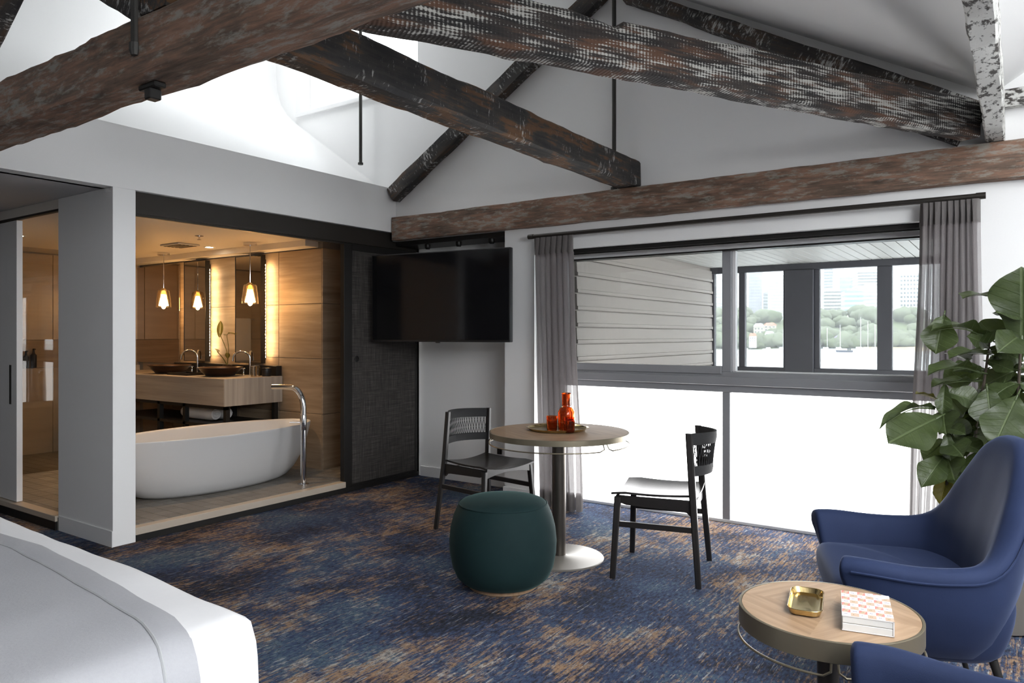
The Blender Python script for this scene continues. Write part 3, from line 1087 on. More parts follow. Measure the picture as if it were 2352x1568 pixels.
def curtain(x0, x1, xb0, xb1, label, seed, nf, left):
    c = thing('curtain', label, 'curtain', ((x0 + x1) / 2, 4.70, 0.012), 0, 'sheer curtains on the window rod')
    cx = (x0 + x1) / 2
    zt = 2.028
    rr = random.Random(seed)
    ph = [rr.uniform(0.6, 1.4) for _ in range(nf + 1)]
    am = [rr.uniform(0.6, 1.3) for _ in range(nf + 1)]

    def warp(u):
        k = min(int(u * nf), nf - 1)
        return am[k] + (am[k + 1] - am[k]) * (u * nf - k)

    def pt(u, z, a0):
        f = max(0.0, 1 - z / zt)
        f2 = f ** 1.3
        xl = x0 + (xb0 - x0) * f2
        xr = x1 + (xb1 - x1) * f2
        a = 2 * math.pi * nf * u
        amp = (a0 + 0.018 * f) * warp(u)
        x = xl + (xr - xl) * u + 0.014 * math.sin(2 * a + seed) * warp(u) + 0.010 * f * math.sin(3.1 * z + 9 * u + seed)
        y = amp * math.sin(a) + 0.012 * f * math.sin(4 * z + 7 * u)
        return Vector((x - cx, y, z))
    zh = zt - 0.125
    b = MB()
    b.grid(lambda u, v: pt(u, 0.115 + v * (zh - 0.115), 0.034), nf * 12, 22)
    b.obj('sheer_panel', M['sheer'], c, smooth=180, norm=False)
    b = MB()
    b.grid(lambda u, v: pt(u, v * 0.118, 0.034) + Vector((0, -0.002, 0)), nf * 12, 2)
    b.obj('hem', M['sheer_head'], c, smooth=180, norm=False)
    b = MB()

    def hp(u, v):
        p = pt(u, zh - 0.004 + v * 0.13, 0.034)
        k = 1 - 0.5 * v
        p.y = p.y * k - 0.003
        p.x = p.x + 0.008 * math.sin(u * nf * 2 * math.pi * 3) * (1 - v)
        return p
    b.grid(hp, nf * 14, 5)
    b.obj('heading', M['sheer_head'], c, smooth=180, norm=False)
    b = MB()
    e = 1.0 if left else 0.0
    b.grid(lambda u, v: pt(e + (u * 0.02 - 0.02 if left else u * 0.02), 0.01 + v * (zh - 0.01), 0.034) + Vector((0.004 if left else -0.004, -0.004, 0)), 2, 24)
    b.obj('side_hem', M['sheer_head'], c, smooth=180, norm=False)
    for k in range(nf):
        b = MB()
        u = (k + 0.5) / nf
        p = pt(u, zt, 0.0)
        b.tube([(p.x, 0, zt - 0.012), (p.x, 0, zt + 0.028)], 0.004, 6)
        b.obj('glider', M['black_metal'], c)
    return c


curtain(-3.03, -2.69, -2.98, -2.61, 'grey sheer curtain gathered at the left end of the window', 3, 7, True)
curtain(-0.44, -0.175, -0.515, -0.145, 'grey sheer curtain gathered at the right behind the fig plant', 8, 9, False)

# ------------------------------------------------------------------ dining table and what stands on it
TX, TY = -2.205, 3.685
dt = thing('dining_table', 'round oak pedestal table with brass rim before the window', 'table', (TX, TY, 0))


def table_parts(root, R, z, post_r, base_r, post_m, base_m, wire_z, gaps, th=0.034, inlay=True):
    b = MB()
    b.lathe([(R - 0.006, z - 0.004), (R - 0.006, z - 0.018), (R - 0.03, z - 0.018)], 72, cap0=False, cap1=False)
    b = MB()
    b.lathe([(R - 0.012, z - th), (R, z - th + 0.003), (R, z - 0.001), (R - 0.002, z), (R - 0.007, z), (R - 0.008, z - 0.003), (0.02, z - 0.003), (0.02, z - th)], 80, cap0=False, cap1=False)
    b.obj('rim', M['brass_dull'], root, smooth=30)
    top = MB()
    N = 4
    for q in range(N):
        a0, a1 = 2 * math.pi * q / N, 2 * math.pi * (q + 1) / N
        poly = [(0.0005, 0.0005)] + [((R - 0.0085) * math.cos(a0 + (a1 - a0) * k / 18), (R - 0.0085) * math.sin(a0 + (a1 - a0) * k / 18)) for k in range(19)]
        t_ = MB()
        t_.prism(poly, z - 0.0028, z - 0.0005)
        t_.obj('veneer_quarter', M['oak'] if q % 2 == 0 else M['oak_b'], root)
    top.bm.free()
    b = MB()
    b.lathe([(post_r, 0.012), (post_r, z - th)], 36)
    b.obj('post', post_m, root, smooth=40)
    b = MB()
    b.lathe([(base_r, 0.0), (base_r, 0.006), (base_r - 0.004, 0.010), (post_r + 0.01, 0.014), (post_r, 0.02)], 72)
    b.obj('base', base_m, root, smooth=30)
    b = MB()
    b.lathe([(0.10, z - th - 0.004), (0.10, z - th)], 24)
    b.obj('mount_plate', post_m, root)
    ng = len(gaps)
    for k in range(ng):
        a0 = math.radians(gaps[k]) + 0.035
        a1 = math.radians(gaps[(k + 1) % ng] + (360 if k == ng - 1 else 0)) - 0.035
        r_ = R + 0.001
        pts = [(r_ * 0.97 * math.cos(a0), r_ * 0.97 * math.sin(a0), z - th), (r_ * math.cos(a0 + .005), r_ * math.sin(a0 + .005), wire_z + 0.012)]
        n = 26
        for i in range(1, n):
            a = a0 + (a1 - a0) * i / n
            pts.append((r_ * math.cos(a), r_ * math.sin(a), wire_z))
        pts += [(r_ * math.cos(a1 - .005), r_ * math.sin(a1 - .005), wire_z + 0.012), (r_ * 0.97 * math.cos(a1), r_ * 0.97 * math.sin(a1), z - th)]
        b = MB()
        b.tube(pts, 0.0035, 6)
        b.obj('wire_rail', M['brass_dull'], root, smooth=60)


table_parts(dt, 0.408, 0.74, 0.04, 0.262, M['bronze_post'], M['table_base'], 0.672, (-20, 100, 215))
TRX, TRY = -2.238, 3.722
tr = thing('round_tray', 'round brass tray under the amber glassware on the dining table', 'tray', (TRX, TRY, 0.741))
b = MB()
b.lathe([(0.150, 0.0), (0.165, 0.002), (0.172, 0.011), (0.176, 0.014), (0.177, 0.016), (0.174, 0.0165), (0.170, 0.013), (0.162, 0.005), (0.150, 0.003)], 64)
b.obj('dish', M['brass'], tr, smooth=40)
for s_ in (-1, 1):
    b = MB()
    b.prism([(0.172 * math.cos(a), 0.172 * math.sin(a)) for a in [s_ * 0.0 + (0 if s_ > 0 else math.pi) + k * 0.07 for k in range(-4, 5)]] + [(0.186 * math.cos(a), 0.186 * math.sin(a)) for a in [(0 if s_ > 0 else math.pi) + k * 0.05 for k in range(4, -5, -1)]], 0.014, 0.017)
    b.obj('lip', M['brass'], tr, rot=(0, 0, math.radians(35)))
ca = thing('carafe', 'amber glass carafe with tall neck on the brass tray', 'carafe', (-2.167, 3.705, 0.745))
b = MB()
b.lathe([(0.044, 0.0), (0.049, 0.006), (0.050, 0.09), (0.048, 0.112), (0.038, 0.128), (0.027, 0.140), (0.0255, 0.150), (0.0265, 0.218), (0.0245, 0.218), (0.0235, 0.15), (0.036, 0.125), (0.046, 0.108), (0.0475, 0.09), (0.0465, 0.009), (0.042, 0.006)], 40)
b.obj('body', M['amber'], ca, smooth=60)
b = MB()
b.lathe([(0.0268, 0.212), (0.0275, 0.216), (0.0262, 0.219), (0.0245, 0.217)], 32, cap0=False, cap1=False)
b.obj('lip', M['amber'], ca, smooth=60)


def tumbler(x, y, label):
    t_ = thing('tumbler', label, 'glass', (x, y, 0.745), 0, 'amber tumblers')
    b = MB()
    b.lathe([(0.028, 0.0), (0.0305, 0.004), (0.033, 0.085), (0.0315, 0.085), (0.029, 0.008), (0.026, 0.006)], 32)
    b.obj('cup', M['amber'], t_, smooth=60)
    b = MB()
    b.lathe([(0.024, 0.0005), (0.027, 0.003), (0.026, 0.0055), (0.02, 0.0055)], 24)
    b.obj('thick_base', M['amber'], t_, smooth=60)


tumbler(-2.232, 3.650, 'amber glass tumbler left of the carafe')
tumbler(-2.107, 3.637, 'amber glass tumbler in front of the carafe')


# ------------------------------------------------------------------ dining chairs
def make_chair(label, loc, rz):
    c = thing('dining_chair', label, 'chair', loc, rz, 'black dining chairs')

    def leg(sx, front):
        b = MB()
        if front:
            p = [(sx * 0.252, 0.215, 0), (sx * 0.212, 0.195, 0.43)]
        else:
            p = [(sx * 0.252, -0.235, 0), (sx * 0.205, -0.20, 0.45), (sx * 0.192, -0.178, 0.785)]
        rings = []
        for k, q in enumerate(p):
            w = [0.0135, 0.0165, 0.014][k]
            d = [0.0145, 0.018, 0.0175][k]
            rings.append([(q[0] + a * w * (1 if abs(bb) < 0.7 else 0.72 if False else 1), q[1] + bb * d, q[2]) for a, bb in ((-1, -.6), (-.6, -1), (.6, -1), (1, -.6), (1, .6), (.6, 1), (-.6, 1), (-1, .6))])
        b.loft(rings)
        b.obj('leg', M['chair_wood'], c)
    for sx in (-1, 1):
        leg(sx, True)
        leg(sx, False)
    b = MB()

    def seat(u, v, off):
        y = -0.215 + 0.445 * v
        w = 0.195 + 0.028 * v
        x = (u * 2 - 1) * w
        z = 0.443 + 0.022 * (u * 2 - 1) ** 2 - 0.010 * math.sin(math.pi * v) - 0.012 * max(0, v - 0.85) / 0.15 + off
        return Vector((x, y, z))
    n, m = 14, 12
    top_ = [[b.bm.verts.new(seat(i / n, j / m, 0.0)) for j in range(m + 1)] for i in range(n + 1)]
    bot_ = [[b.bm.verts.new(seat(i / n, j / m, -0.012)) for j in range(m + 1)] for i in range(n + 1)]
    for i in range(n):
        for j in range(m):
            b.bm.faces.new((top_[i][j], top_[i + 1][j], top_[i + 1][j + 1], top_[i][j + 1]))
            b.bm.faces.new((bot_[i][j], bot_[i][j + 1], bot_[i + 1][j + 1], bot_[i + 1][j]))
    for i in range(n):
        for j in (0, m):
            b.bm.faces.new((top_[i][j], bot_[i][j], bot_[i + 1][j], top_[i + 1][j]))
    for j in range(m):
        for i in (0, n):
            b.bm.faces.new((top_[i][j], top_[i][j + 1], bot_[i][j + 1], bot_[i][j]))
    b.obj('seat', M['chair_wood'], c, smooth=40)
    for sx in (-1, 1):
        b = MB()
        prof = [(-0.19, 0.435), (0.20, 0.435), (0.20, 0.402), (0.15, 0.388), (-0.13, 0.378), (-0.17, 0.372), (-0.19, 0.352)]
        b.loft([[(sx * 0.203 - 0.009, y, z) for y, z in prof], [(sx * 0.203 + 0.009, y, z) for y, z in prof]])
        b.obj('side_rail', M['chair_wood'], c)
        b = MB()
        b.box(sx * 0.224 - 0.008, sx * 0.224 + 0.008, -0.205, 0.20, 0.272, 0.302, 0.002, 1)
        b.obj('stretcher', M['chair_wood'], c)
    b = MB()
    pts = [(-0.205 + 0.41 * k / 12) for k in range(13)]
    b.loft([[(x, 0.192, 0.436), (x, 0.208, 0.436), (x, 0.208, 0.386 + 0.022 * (1 - (x / 0.205) ** 2)), (x, 0.192, 0.386 + 0.022 * (1 - (x / 0.205) ** 2))] for x in pts])
    b.obj('front_rail', M['chair_wood'], c)
    b = MB()
    b.box(-0.20, 0.20, -0.205, -0.19, 0.37, 0.41, 0.002, 1)
    b.obj('back_rail', M['chair_wood'], c)

    def yb(x, z):
        bow = 0.075 + 0.045 * max(0, (z - 0.56) / 0.22)
        return -0.195 + 0.02 * (z - 0.55) / 0.23 - bow * (1 - (x / 0.192) ** 2)

    def band(name, z0, z1, mat):
        b = MB()
        N = 20
        rings = []
        for k in range(N + 1):
            x = -0.19 + 0.38 * k / N
            zz0 = z0
            rings.append([(x, yb(x, zz0) - 0.008, zz0), (x, yb(x, zz0) + 0.008, zz0 + 0.003), (x, yb(x, z1) + 0.009, z1 - 0.004), (x, yb(x, z1) + 0.003, z1), (x, yb(x, z1) - 0.006, z1 - 0.001), (x, yb(x, (z0 + z1) / 2) - 0.010, (z0 + z1) / 2)])
        b.loft(rings)
        return b.obj(name, mat, c, smooth=50)
    band('top_rail', 0.722, 0.785, M['rope'])
    band('lower_rail', 0.560, 0.612, M['rope'])
    b = MB()
    N = 22
    for k in range(N):
        xa = -0.178 + 0.356 * k / (N - 1)
        for s_ in (-1, 1):
            xb = max(-0.186, min(0.186, xa + s_ * 0.012))
            xc = max(-0.186, min(0.186, xa - s_ * 0.012))
            b.tube([(xb, yb(xb, 0.60) + s_ * 0.004, 0.60), (xa, yb(xa, 0.665) + s_ * 0.003, 0.665), (xc, yb(xc, 0.735) + s_ * 0.004, 0.735)], 0.0022, 4)
    o = b.obj('rope_lattice', M['rope'], c)
    o['kind'] = 'stuff'
    return c


make_chair('black dining chair with rope back, left of the round table', (-2.946, 3.977, 0), math.atan2(-0.987, -0.155))
make_chair('black dining chair with rope back, right of the round table before the frosted pane', (-1.631, 3.832, 0), math.atan2(0.973, -0.23))

# ------------------------------------------------------------------ pouf
pf = thing('pouf', 'round dark teal velvet pouf on a pale timber base', 'pouf', (-2.20, 3.11, 0))
b = MB()
prof = [(0.16, 0.022), (0.205, 0.030), (0.24, 0.06), (0.262, 0.11), (0.276, 0.18), (0.279, 0.24), (0.272, 0.31), (0.257, 0.37), (0.238, 0.415), (0.229, 0.43)]
b.lathe(prof, 64, cap1=False)
b.obj('side_cover', M['teal_velvet'], pf, smooth=180)
b = MB()
b.lathe([(0.229, 0.43), (0.218, 0.440), (0.19, 0.451), (0.13, 0.461), (0.06, 0.465), (0.002, 0.466)], 64, cap0=False)
b.obj('top_cover', M['teal_velvet'], pf, smooth=180)
b = MB()
b.tube([(0.2295 * math.cos(2 * math.pi * k / 64), 0.2295 * math.sin(2 * math.pi * k / 64), 0.4305) for k in range(64)], 0.0035, 6, loop=True)
b.obj('piping', M['teal_velvet'], pf, smooth=60)
b = MB()
b.lathe([(0.172, 0.0), (0.177, 0.004), (0.177, 0.019), (0.172, 0.022)], 64)
o = b.obj('base_ring', M['oak'], pf, smooth=30)
o['label'] = 'pale timber base ring'


# ------------------------------------------------------------------ armchairs
def cat(pts, n):
    """Catmull-Rom through pts, n samples"""
    out = []
    P = [Vector(p) for p in pts]
    P = [2 * P[0] - P[1]] + P + [2 * P[-1] - P[-2]]
    m = len(P) - 3
    for i in range(n + 1):
        s_ = i / n * m
        k = min(int(s_), m - 1)
        t = s_ - k
        a, b_, c, d = P[k:k + 4]
        out.append(0.5 * ((2 * b_) + (c - a) * t + (2 * a - 5 * b_ + 4 * c - d) * t * t + (3 * b_ - a - 3 * c + d) * t ** 3))
    return out


def armchair(label, loc, rz):
    c = thing('armchair', label, 'armchair', loc, rz, 'blue velvet armchairs')
    half = [(0.0, -0.30, 0.95), (0.10, -0.295, 0.940), (0.20, -0.265, 0.885), (0.285, -0.205, 0.765), (0.345, -0.135, 0.640), (0.378, -0.06, 0.585), (0.392, 0.04, 0.572), (0.396, 0.15, 0.572), (0.388, 0.27, 0.582), (0.366, 0.352, 0.583)]
    full = [(-x, y, z) for x, y, z in reversed(half)] + half[1:]
    N = 56
    T = cat(full, N)
    b = MB()
    rings = []
    for i, p in enumerate(T):
        a = T[max(0, i - 1)]
        d = T[min(N, i + 1)]
        tg = Vector((d.x - a.x, d.y - a.y, 0)).normalized()
        inn = Vector((-tg.y, tg.x, 0))
        if inn.dot(Vector((-p.x, 0.05 - p.y, 0))) < 0:
            inn = -inn
        bk = max(0.0, min(1.0, (p.z - 0.56) / 0.36))          # 0 on the arms, 1 on the high back
        bx, by = p.x * 0.70, (p.y * 0.70 if p.y > 0 else p.y * 0.45) - 0.02
        low = Vector((bx, by, 0.235))
        topo = Vector((p.x, p.y, p.z))
        mid = low.lerp(topo, 0.45) - inn * 0.045
        mid.z = 0.235 + (p.z - 0.235) * 0.42
        up = low.lerp(topo, 0.82) - inn * 0.018
        th = 0.085
        seat_in = Vector((p.x * 0.90, p.y * (0.92 if p.y > 0 else 0.55), 0.40)) + inn * 0.05
        ring = [low, mid, up,
                topo - inn * 0.004 - Vector((0, 0, 0.030)),
                topo + inn * 0.012 - Vector((0, 0, 0.006)),
                topo + inn * 0.040,
                topo + inn * 0.068 - Vector((0, 0, 0.008)),
                topo + inn * th - Vector((0, 0, 0.035)),
                topo.lerp(seat_in, 0.45) + inn * (th - 0.02) - Vector((0, 0, 0.03)),
                seat_in + inn * 0.03,
                seat_in * 0.93 + Vector((0, 0, -0.10))]
        rings.append(ring)
    # rounded closing of both arm fronts
    def closed(ring, k, dy):
        cc = sum(ring, Vector()) / len(ring)
        return [q.lerp(cc, k) + Vector((0, dy, 0)) for q in ring]
    rings = [closed(rings[0], 0.55, 0.022), closed(rings[0], 0.2, 0.018), closed(rings[0], 0.04, 0.008)] + rings + [closed(rings[-1], 0.04, 0.008), closed(rings[-1], 0.2, 0.018), closed(rings[-1], 0.55, 0.022)]
    b.loft(rings)
    b.obj('shell', M['blue_velvet'], c, smooth=180, sub=1)
    # seat cushion
    b = MB()
    prof = []
    rows = [(0.235, 0.80, 0.285), (0.25, 0.86, 0.300), (0.34, 0.965, 0.345), (0.415, 1.0, 0.365), (0.445, 0.985, 0.358), (0.458, 0.94, 0.335), (0.464, 0.8, 0.27), (0.466, 0.5, 0.12)]
    for z, k, yf in rows:
        ring = []
        for s_ in range(40):
            a = 2 * math.pi * s_ / 40
            ca_, sa_ = math.cos(a), math.sin(a)
            ex = 0.32
            x = 0.335 * k * math.copysign(abs(ca_) ** ex, ca_)
            yy = math.copysign(abs(sa_) ** 0.38, sa_)
            y = 0.07 + (yf - 0.07) * yy if yy > 0 else 0.07 + yy * 0.27 * k
            if y < 0:
                x *= 1 + y * 0.6
            z_ = z + (0.018 * (1 - ca_ * ca_) * max(0, sa_) if z > 0.44 else 0)
            ring.append((x, y, z_))
        prof.append(ring)
    b.loft(prof)
    b.obj('seat_cushion', M['blue_velvet'], c, smooth=180, sub=1)
    b = MB()
    pts = []
    for i in range(1, N):
        p, a, d = T[i], T[i - 1], T[i + 1]
        tg = Vector((d.x - a.x, d.y - a.y, 0)).normalized()
        inn = Vector((-tg.y, tg.x, 0))
        if inn.dot(Vector((-p.x, 0.05 - p.y, 0))) < 0:
            inn = -inn
        pts.append(p - inn * 0.006 - Vector((0, 0, 0.040)))
    b.tube(pts, 0.004, 5)
    b.obj('piping', M['blue_velvet'], c, smooth=60)
    for sx in (-1, 1):
        for y0, y1 in ((0.25, 0.29), (-0.12, -0.19)):
            b = MB()
            b.tube([(sx * 0.25, y1, 0.0), (sx * 0.225, y0, 0.25)], [0.009, 0.014], 10)
            b.obj('leg', M['black_metal'], c, smooth=50)
    return c


armchair('blue velvet armchair facing left, backed by the fig plant', (-0.25, 3.009, 0), math.atan2(0.944, -0.33))
armchair('blue velvet armchair at the lower right corner with only one arm in view', (-0.002, 1.512, 0), math.atan2(0.995, 0.096))

# ------------------------------------------------------------------ coffee table, brass tray, book
CTX, CTY, CTZ = -0.425, 2.145, 0.55
ct = thing('side_table', 'small round oak side table with bronze rim between the armchairs', 'table', (CTX, CTY, 0))
table_parts(ct, 0.234, CTZ, 0.028, 0.16, M['dark_steel'], M['dark_steel'], CTZ - 0.085, (-75, 45, 165), th=0.055)


def srect(hx, hy, r, n=6):
    pts = []
    for cx, cy, a0 in ((hx - r, hy - r, 0), (-hx + r, hy - r, 90), (-hx + r, -hy + r, 180), (hx - r, -hy + r, 270)):
        for k in range(n + 1):
            a = math.radians(a0 + 90 * k / n)
            pts.append((cx + r * math.cos(a), cy + r * math.sin(a)))
    return pts


bt = thing('brass_tray', 'small square brass tray with round corners on the side table', 'tray', (-0.481, 2.140, CTZ + 0.0005), math.radians(10))
b = MB()
rings = []
for off, z in ((-0.012, 0.0), (-0.004, 0.003), (0.0, 0.014), (0.001, 0.017), (-0.0015, 0.0172), (-0.003, 0.014), (-0.007, 0.005), (-0.016, 0.0025)):
    rings.append([(x, y, z) for x, y in srect(0.043 + off, 0.098 + off, 0.026 + off * 0.5)])
b.loft(rings)
b.obj('dish', M['brass'], bt, smooth=40)
b = MB()
b.tube([(x, y, 0.0172) for x, y in srect(0.0432, 0.0982, 0.026)], 0.0014, 6, loop=True)
b.obj('rolled_rim', M['brass'], bt, smooth=60)

bk = thing('boxed_book', 'thick white book with red and white checked cover on the side table', 'book', (-0.325, 2.118, CTZ + 0.001), math.radians(11))
BW, BD, BH = 0.059, 0.098, 0.038
b = MB()
b.box(-BW, BW - 0.003, -BD, BD, 0.0022, BH / 2 - 0.0006, 0.001, 1)
b.box(-BW, BW - 0.003, -BD, BD, BH / 2 + 0.0006, BH - 0.002, 0.001, 1)
b.obj('page_block', M['paper'], bk)
b = MB()
b.box(-BW - 0.001, BW, -BD - 0.001, BD + 0.001, 0.0, 0.0022)
b.box(-BW - 0.001, BW, -BD - 0.001, BD + 0.001, BH - 0.002, BH)
b.box(BW - 0.003, BW, -BD - 0.001, BD + 0.001, 0.0, BH)
b.obj('cover', M['cover_white'], bk)
b = MB()
nx, ny = 6, 8
cw, chh = 2 * BW / nx, 2 * BD / ny
rb = random.Random(4)
for i in range(nx):
    for j in range(ny):
        x, y = -BW + i * cw, -BD + j * chh
        if (i + j) % 2 == 0:
            if j % 4 in (0, 2) and (i // 1) % 2 == 0 or j % 2 == 1:
                mi = 0
            else:
                mi = 0
        else:
            mi = 2 if j % 2 == 0 else 1
        z = BH + 0.0004
        sk = 0.30 * cw
        b.quad((x, y, z), (x + cw, y, z), (x + cw, y + chh, z), (x, y + chh, z), mi)
        if mi == 1:
            b.quad((x, y, z + 0.0001), (x + cw * 0.55, y, z + 0.0001), (x + cw, y + chh, z + 0.0001), (x + cw * 0.45, y + chh, z + 0.0001), 2)
        # small illegible printed mark in the cell
        if not (i >= 4 and j >= 8):
            m_ = 3 if mi == 0 else 4
            for q in range(rb.choice((1, 2, 2, 3))):
                xx = x + cw * (0.28 + 0.18 * q)
                b.quad((xx, y + chh * 0.40, z + 0.0002), (xx + cw * 0.12, y + chh * 0.40, z + 0.0002), (xx + cw * 0.12, y + chh * 0.60, z + 0.0002), (xx, y + chh * 0.60, z + 0.0002), m_)
for q in range(28):
    a0, a1 = 2 * math.pi * q / 28, 2 * math.pi * (q + 1) / 28
    b.quad((0.034, 0.078, BH + 0.0008), (0.034 + 0.021 * math.cos(a0), 0.078 + 0.014 * math.sin(a0), BH + 0.0008), (0.034 + 0.021 * math.cos(a1), 0.078 + 0.014 * math.sin(a1), BH + 0.0008), (0.034, 0.0781, BH + 0.0008), 0)
b.obj('cover_print', [M['cover_white'], M['cover_red'], M['cover_tan'], M['ink'], M['ink_olive']], bk, norm=False)

# ------------------------------------------------------------------ bed
bed = thing('bed', 'bed corner with white duvet in the lower left', 'bed', (-2.55, 0.25, 0))
BX0, BX1, BY0, BY1, BZ = -3.75, -1.435, -0.75, 1.185, 0.645


def edge_y(x):
    return 1.10 + 0.062 * (-1.5 - x) + (0.02 * math.sin(3.2 * x + 1)) * 0.5 - 0.06 * max(0, (-2.75 - x)) ** 1.5


b = MB()
NU, NV = 60, 54


def duvet(u, v):
    # arc-length style parametrisation: top, rounded shoulder, drop on the far side and the foot side
    r = 0.075
    drop = 0.36

    def unroll(s_, L, lim):
        # s_ in metres along the cloth; returns (position, dz, k)
        if s_ <= L - r:
            return s_, 0.0
        s2 = s_ - (L - r)
        q = r * math.pi / 2
        if s2 < q:
            a = s2 / r
            return L - r + r * math.sin(a), -(r - r * math.cos(a))
        return L + 0.02 * (s2 - q) / drop, -r - (s2 - q)
    Lx = BX1 - BX0
    sx_ = u * (Lx - r + r * math.pi / 2 + drop)
    px, dzx = unroll(sx_, Lx, 1)
    x = BX0 + px
    Ly = edge_y(min(x, BX1)) - BY0
    sy_ = v * (Ly - r + r * math.pi / 2 + drop)
    py, dzy = unroll(sy_, Ly, 1)
    y = BY0 + py
    z = BZ + min(dzx, dzy) if (dzx < 0 and dzy < 0) is False else BZ - math.hypot(dzx, dzy) if max(-dzx, -dzy) < r else BZ + min(dzx, dzy)
    z += 0.010 * noise.noise((x * 2.5, y * 2.5, 0.3)) + 0.004 * noise.noise((x * 7, y * 7, 1.3))
    if dzx < -r:
        x += 0.012 * math.sin(9 * y) * (-dzx)
    if dzy < -r:
        y += 0.03 * math.sin(7 * x) * (-dzy)
    # corner rounding
    cxr, cyr = max(0, x - (BX1 - 0.16)), max(0, y - (BY0 + Ly - 0.16))
    if cxr > 0 and cyr > 0:
        d = math.hypot(cxr, cyr)
        if d > 0.16:
            k = 0.16 / d * (0.6) + 0.4
            x = BX1 - 0.16 + cxr * k
            y = BY0 + Ly - 0.16 + cyr * k
    return Vector((x + 2.55, y - 0.25, z))


b.grid(duvet, NU, NV)
b.obj('duvet', M['linen'], bed, smooth=180)
b = MB()
b.box(BX0 + 2.55, BX1 + 2.55 - 0.07, BY0 - 0.25, 1.06 - 0.25 - 0.02, 0.22, BZ - 0.05, 0.05, 3)
b.obj('mattress', M['linen'], bed)
b = MB()
b.box(BX0 + 2.55, BX1 + 2.55 - 0.14, BY0 - 0.25, 0.95 - 0.25, 0.002, 0.22, 0.01, 1)
b.obj('bed_base', M['black_metal'], bed)
th = MB()


THROW_EDGE = [(-3.8, 1.0), (-2.79, 1.04), (-2.49, 1.047), (-2.16, 1.02), (-1.87, 0.992), (-1.61, 0.955), (-1.44, 0.905), (-1.30, 0.885)]


def lerp_pts(P, x):
    for (x0, y0), (x1, y1) in zip(P[:-1], P[1:]):
        if x <= x1:
            k = max(0.0, (x - x0) / (x1 - x0))
            return y0 + (y1 - y0) * k
    return P[-1][1]


def throw_pt(u, v, lift=0.012):
    # v across (towards the far side), u along to the foot and down over it
    r = 0.085
    Lx = BX1 + 0.012 - BX0
    tot = Lx - r + r * math.pi / 2 + 0.30
    s_ = u * tot
    if s_ <= Lx - r:
        x, dz = s_, 0.0
    elif s_ - (Lx - r) < r * math.pi / 2:
        a = (s_ - (Lx - r)) / r
        x, dz = Lx - r + r * math.sin(a), -(r - r * math.cos(a))
    else:
        q = s_ - (Lx - r) - r * math.pi / 2
        x, dz = Lx + 0.02 * q / 0.3, -r - q
    x += BX0
    xm = min(x, BX1)
    yf = lerp_pts(THROW_EDGE, x)
    y = BY0 - 0.02 + (yf - BY0 + 0.02) * v
    z = BZ + lift + dz + 0.010 * noise.noise((x * 2.5, y * 2.5, 0.3)) + 0.004 * noise.noise((x * 7, y * 7, 1.3)) - (0.012 if v > 0.999 else 0)
    return Vector((x + 2.55, y - 0.25, z))


th.grid(lambda u, v: throw_pt(u, v), 60, 60)
o = th.obj('blanket', M['blanket'], bed, smooth=180)
o['label'] = 'grey wool blanket laid over the duvet'
b = MB()
b.tube([throw_pt(0.02 + 0.96 * k / 60, 0.955, 0.0125) for k in range(61)], 0.0035, 5)
b.obj('hem_seam', M['grey_blanket_pipe'], bed, smooth=60)
b = MB()
b.box(-1.30, -1.20, -1.05, 0.9, 0.0, 1.1, 0.02, 2)
b.obj('headboard', M['weave'], bed)

# ------------------------------------------------------------------ bath, filler, vanity
ba = thing('bathtub', 'white freestanding oval stone bathtub behind the curb', 'bathtub', (-5.30, 3.50, 0.092))


def tub_ring(hx, hy, z, e=1.0):
    pts = []
    for k in range(56):
        a = 2 * math.pi * k / 56
        c_, s_ = math.cos(a), math.sin(a)
        pts.append((hx * math.copysign(abs(c_) ** e, c_), hy * math.copysign(abs(s_) ** e, s_), z))
    return pts


b = MB()
outer = [(0.22, 0.52, 0.0), (0.255, 0.60, 0.004), (0.285, 0.665, 0.03), (0.315, 0.735, 0.09), (0.338, 0.795, 0.17), (0.356, 0.845, 0.27), (0.370, 0.88, 0.37), (0.378, 0.897, 0.435)]
inner = [(0.381, 0.90, 0.447), (0.379, 0.898, 0.452), (0.370, 0.888, 0.451), (0.358, 0.872, 0.435), (0.335, 0.83, 0.32), (0.30, 0.75, 0.18), (0.25, 0.62, 0.09), (0.18, 0.46, 0.06), (0.02, 0.05, 0.052)]
b.loft([tub_ring(*q) for q in outer + inner])
b.obj('shell', M['ceramic'], ba, smooth=180)
b = MB()
b.lathe([(0.0, 0.054), (0.024, 0.056), (0.024, 0.060), (0.0, 0.061)], 20)
b.obj('drain', M['chrome'], ba)
fi = thing('bath_filler', 'tall chrome floor standing bath filler in front of the tub', 'tap', (-4.765, 3.93, 0.092))
pts = [(0, 0, 0.0), (0, 0, 0.35), (0, 0, 0.62)]
for k in range(1, 9):
    a = math.pi / 2 * k / 8
    pts.append((-0.105 * (1 - math.cos(a)) - 0.0, -0.105 * (1 - math.cos(a)) * 0.35, 0.62 + 0.165 * math.sin(a)))
pts += [(-0.17, -0.06, 0.787), (-0.27, -0.095, 0.785)]
b = MB()
b.tube(pts, [0.0235] * 3 + [0.0235] * 8 + [0.021, 0.021], 18)
b.obj('spout_column', M['chrome'], fi, smooth=60)
b = MB()
b.lathe([(0.045, 0.0), (0.045, 0.006), (0.03, 0.012)], 28)
b.obj('floor_flange', M['chrome'], fi, smooth=40)
b = MB()
b.tube([(0, 0, 0.50), (-0.04, -0.05, 0.505), (-0.065, -0.085, 0.507)], 0.0045, 8)
b.obj('lever', M['chrome'], fi, smooth=60)
b = MB()
b.lathe([(0.0245, 0.44), (0.0265, 0.445), (0.0265, 0.56), (0.0245, 0.565)], 20)
b.obj('valve_sleeve', M['chrome'], fi, smooth=40)

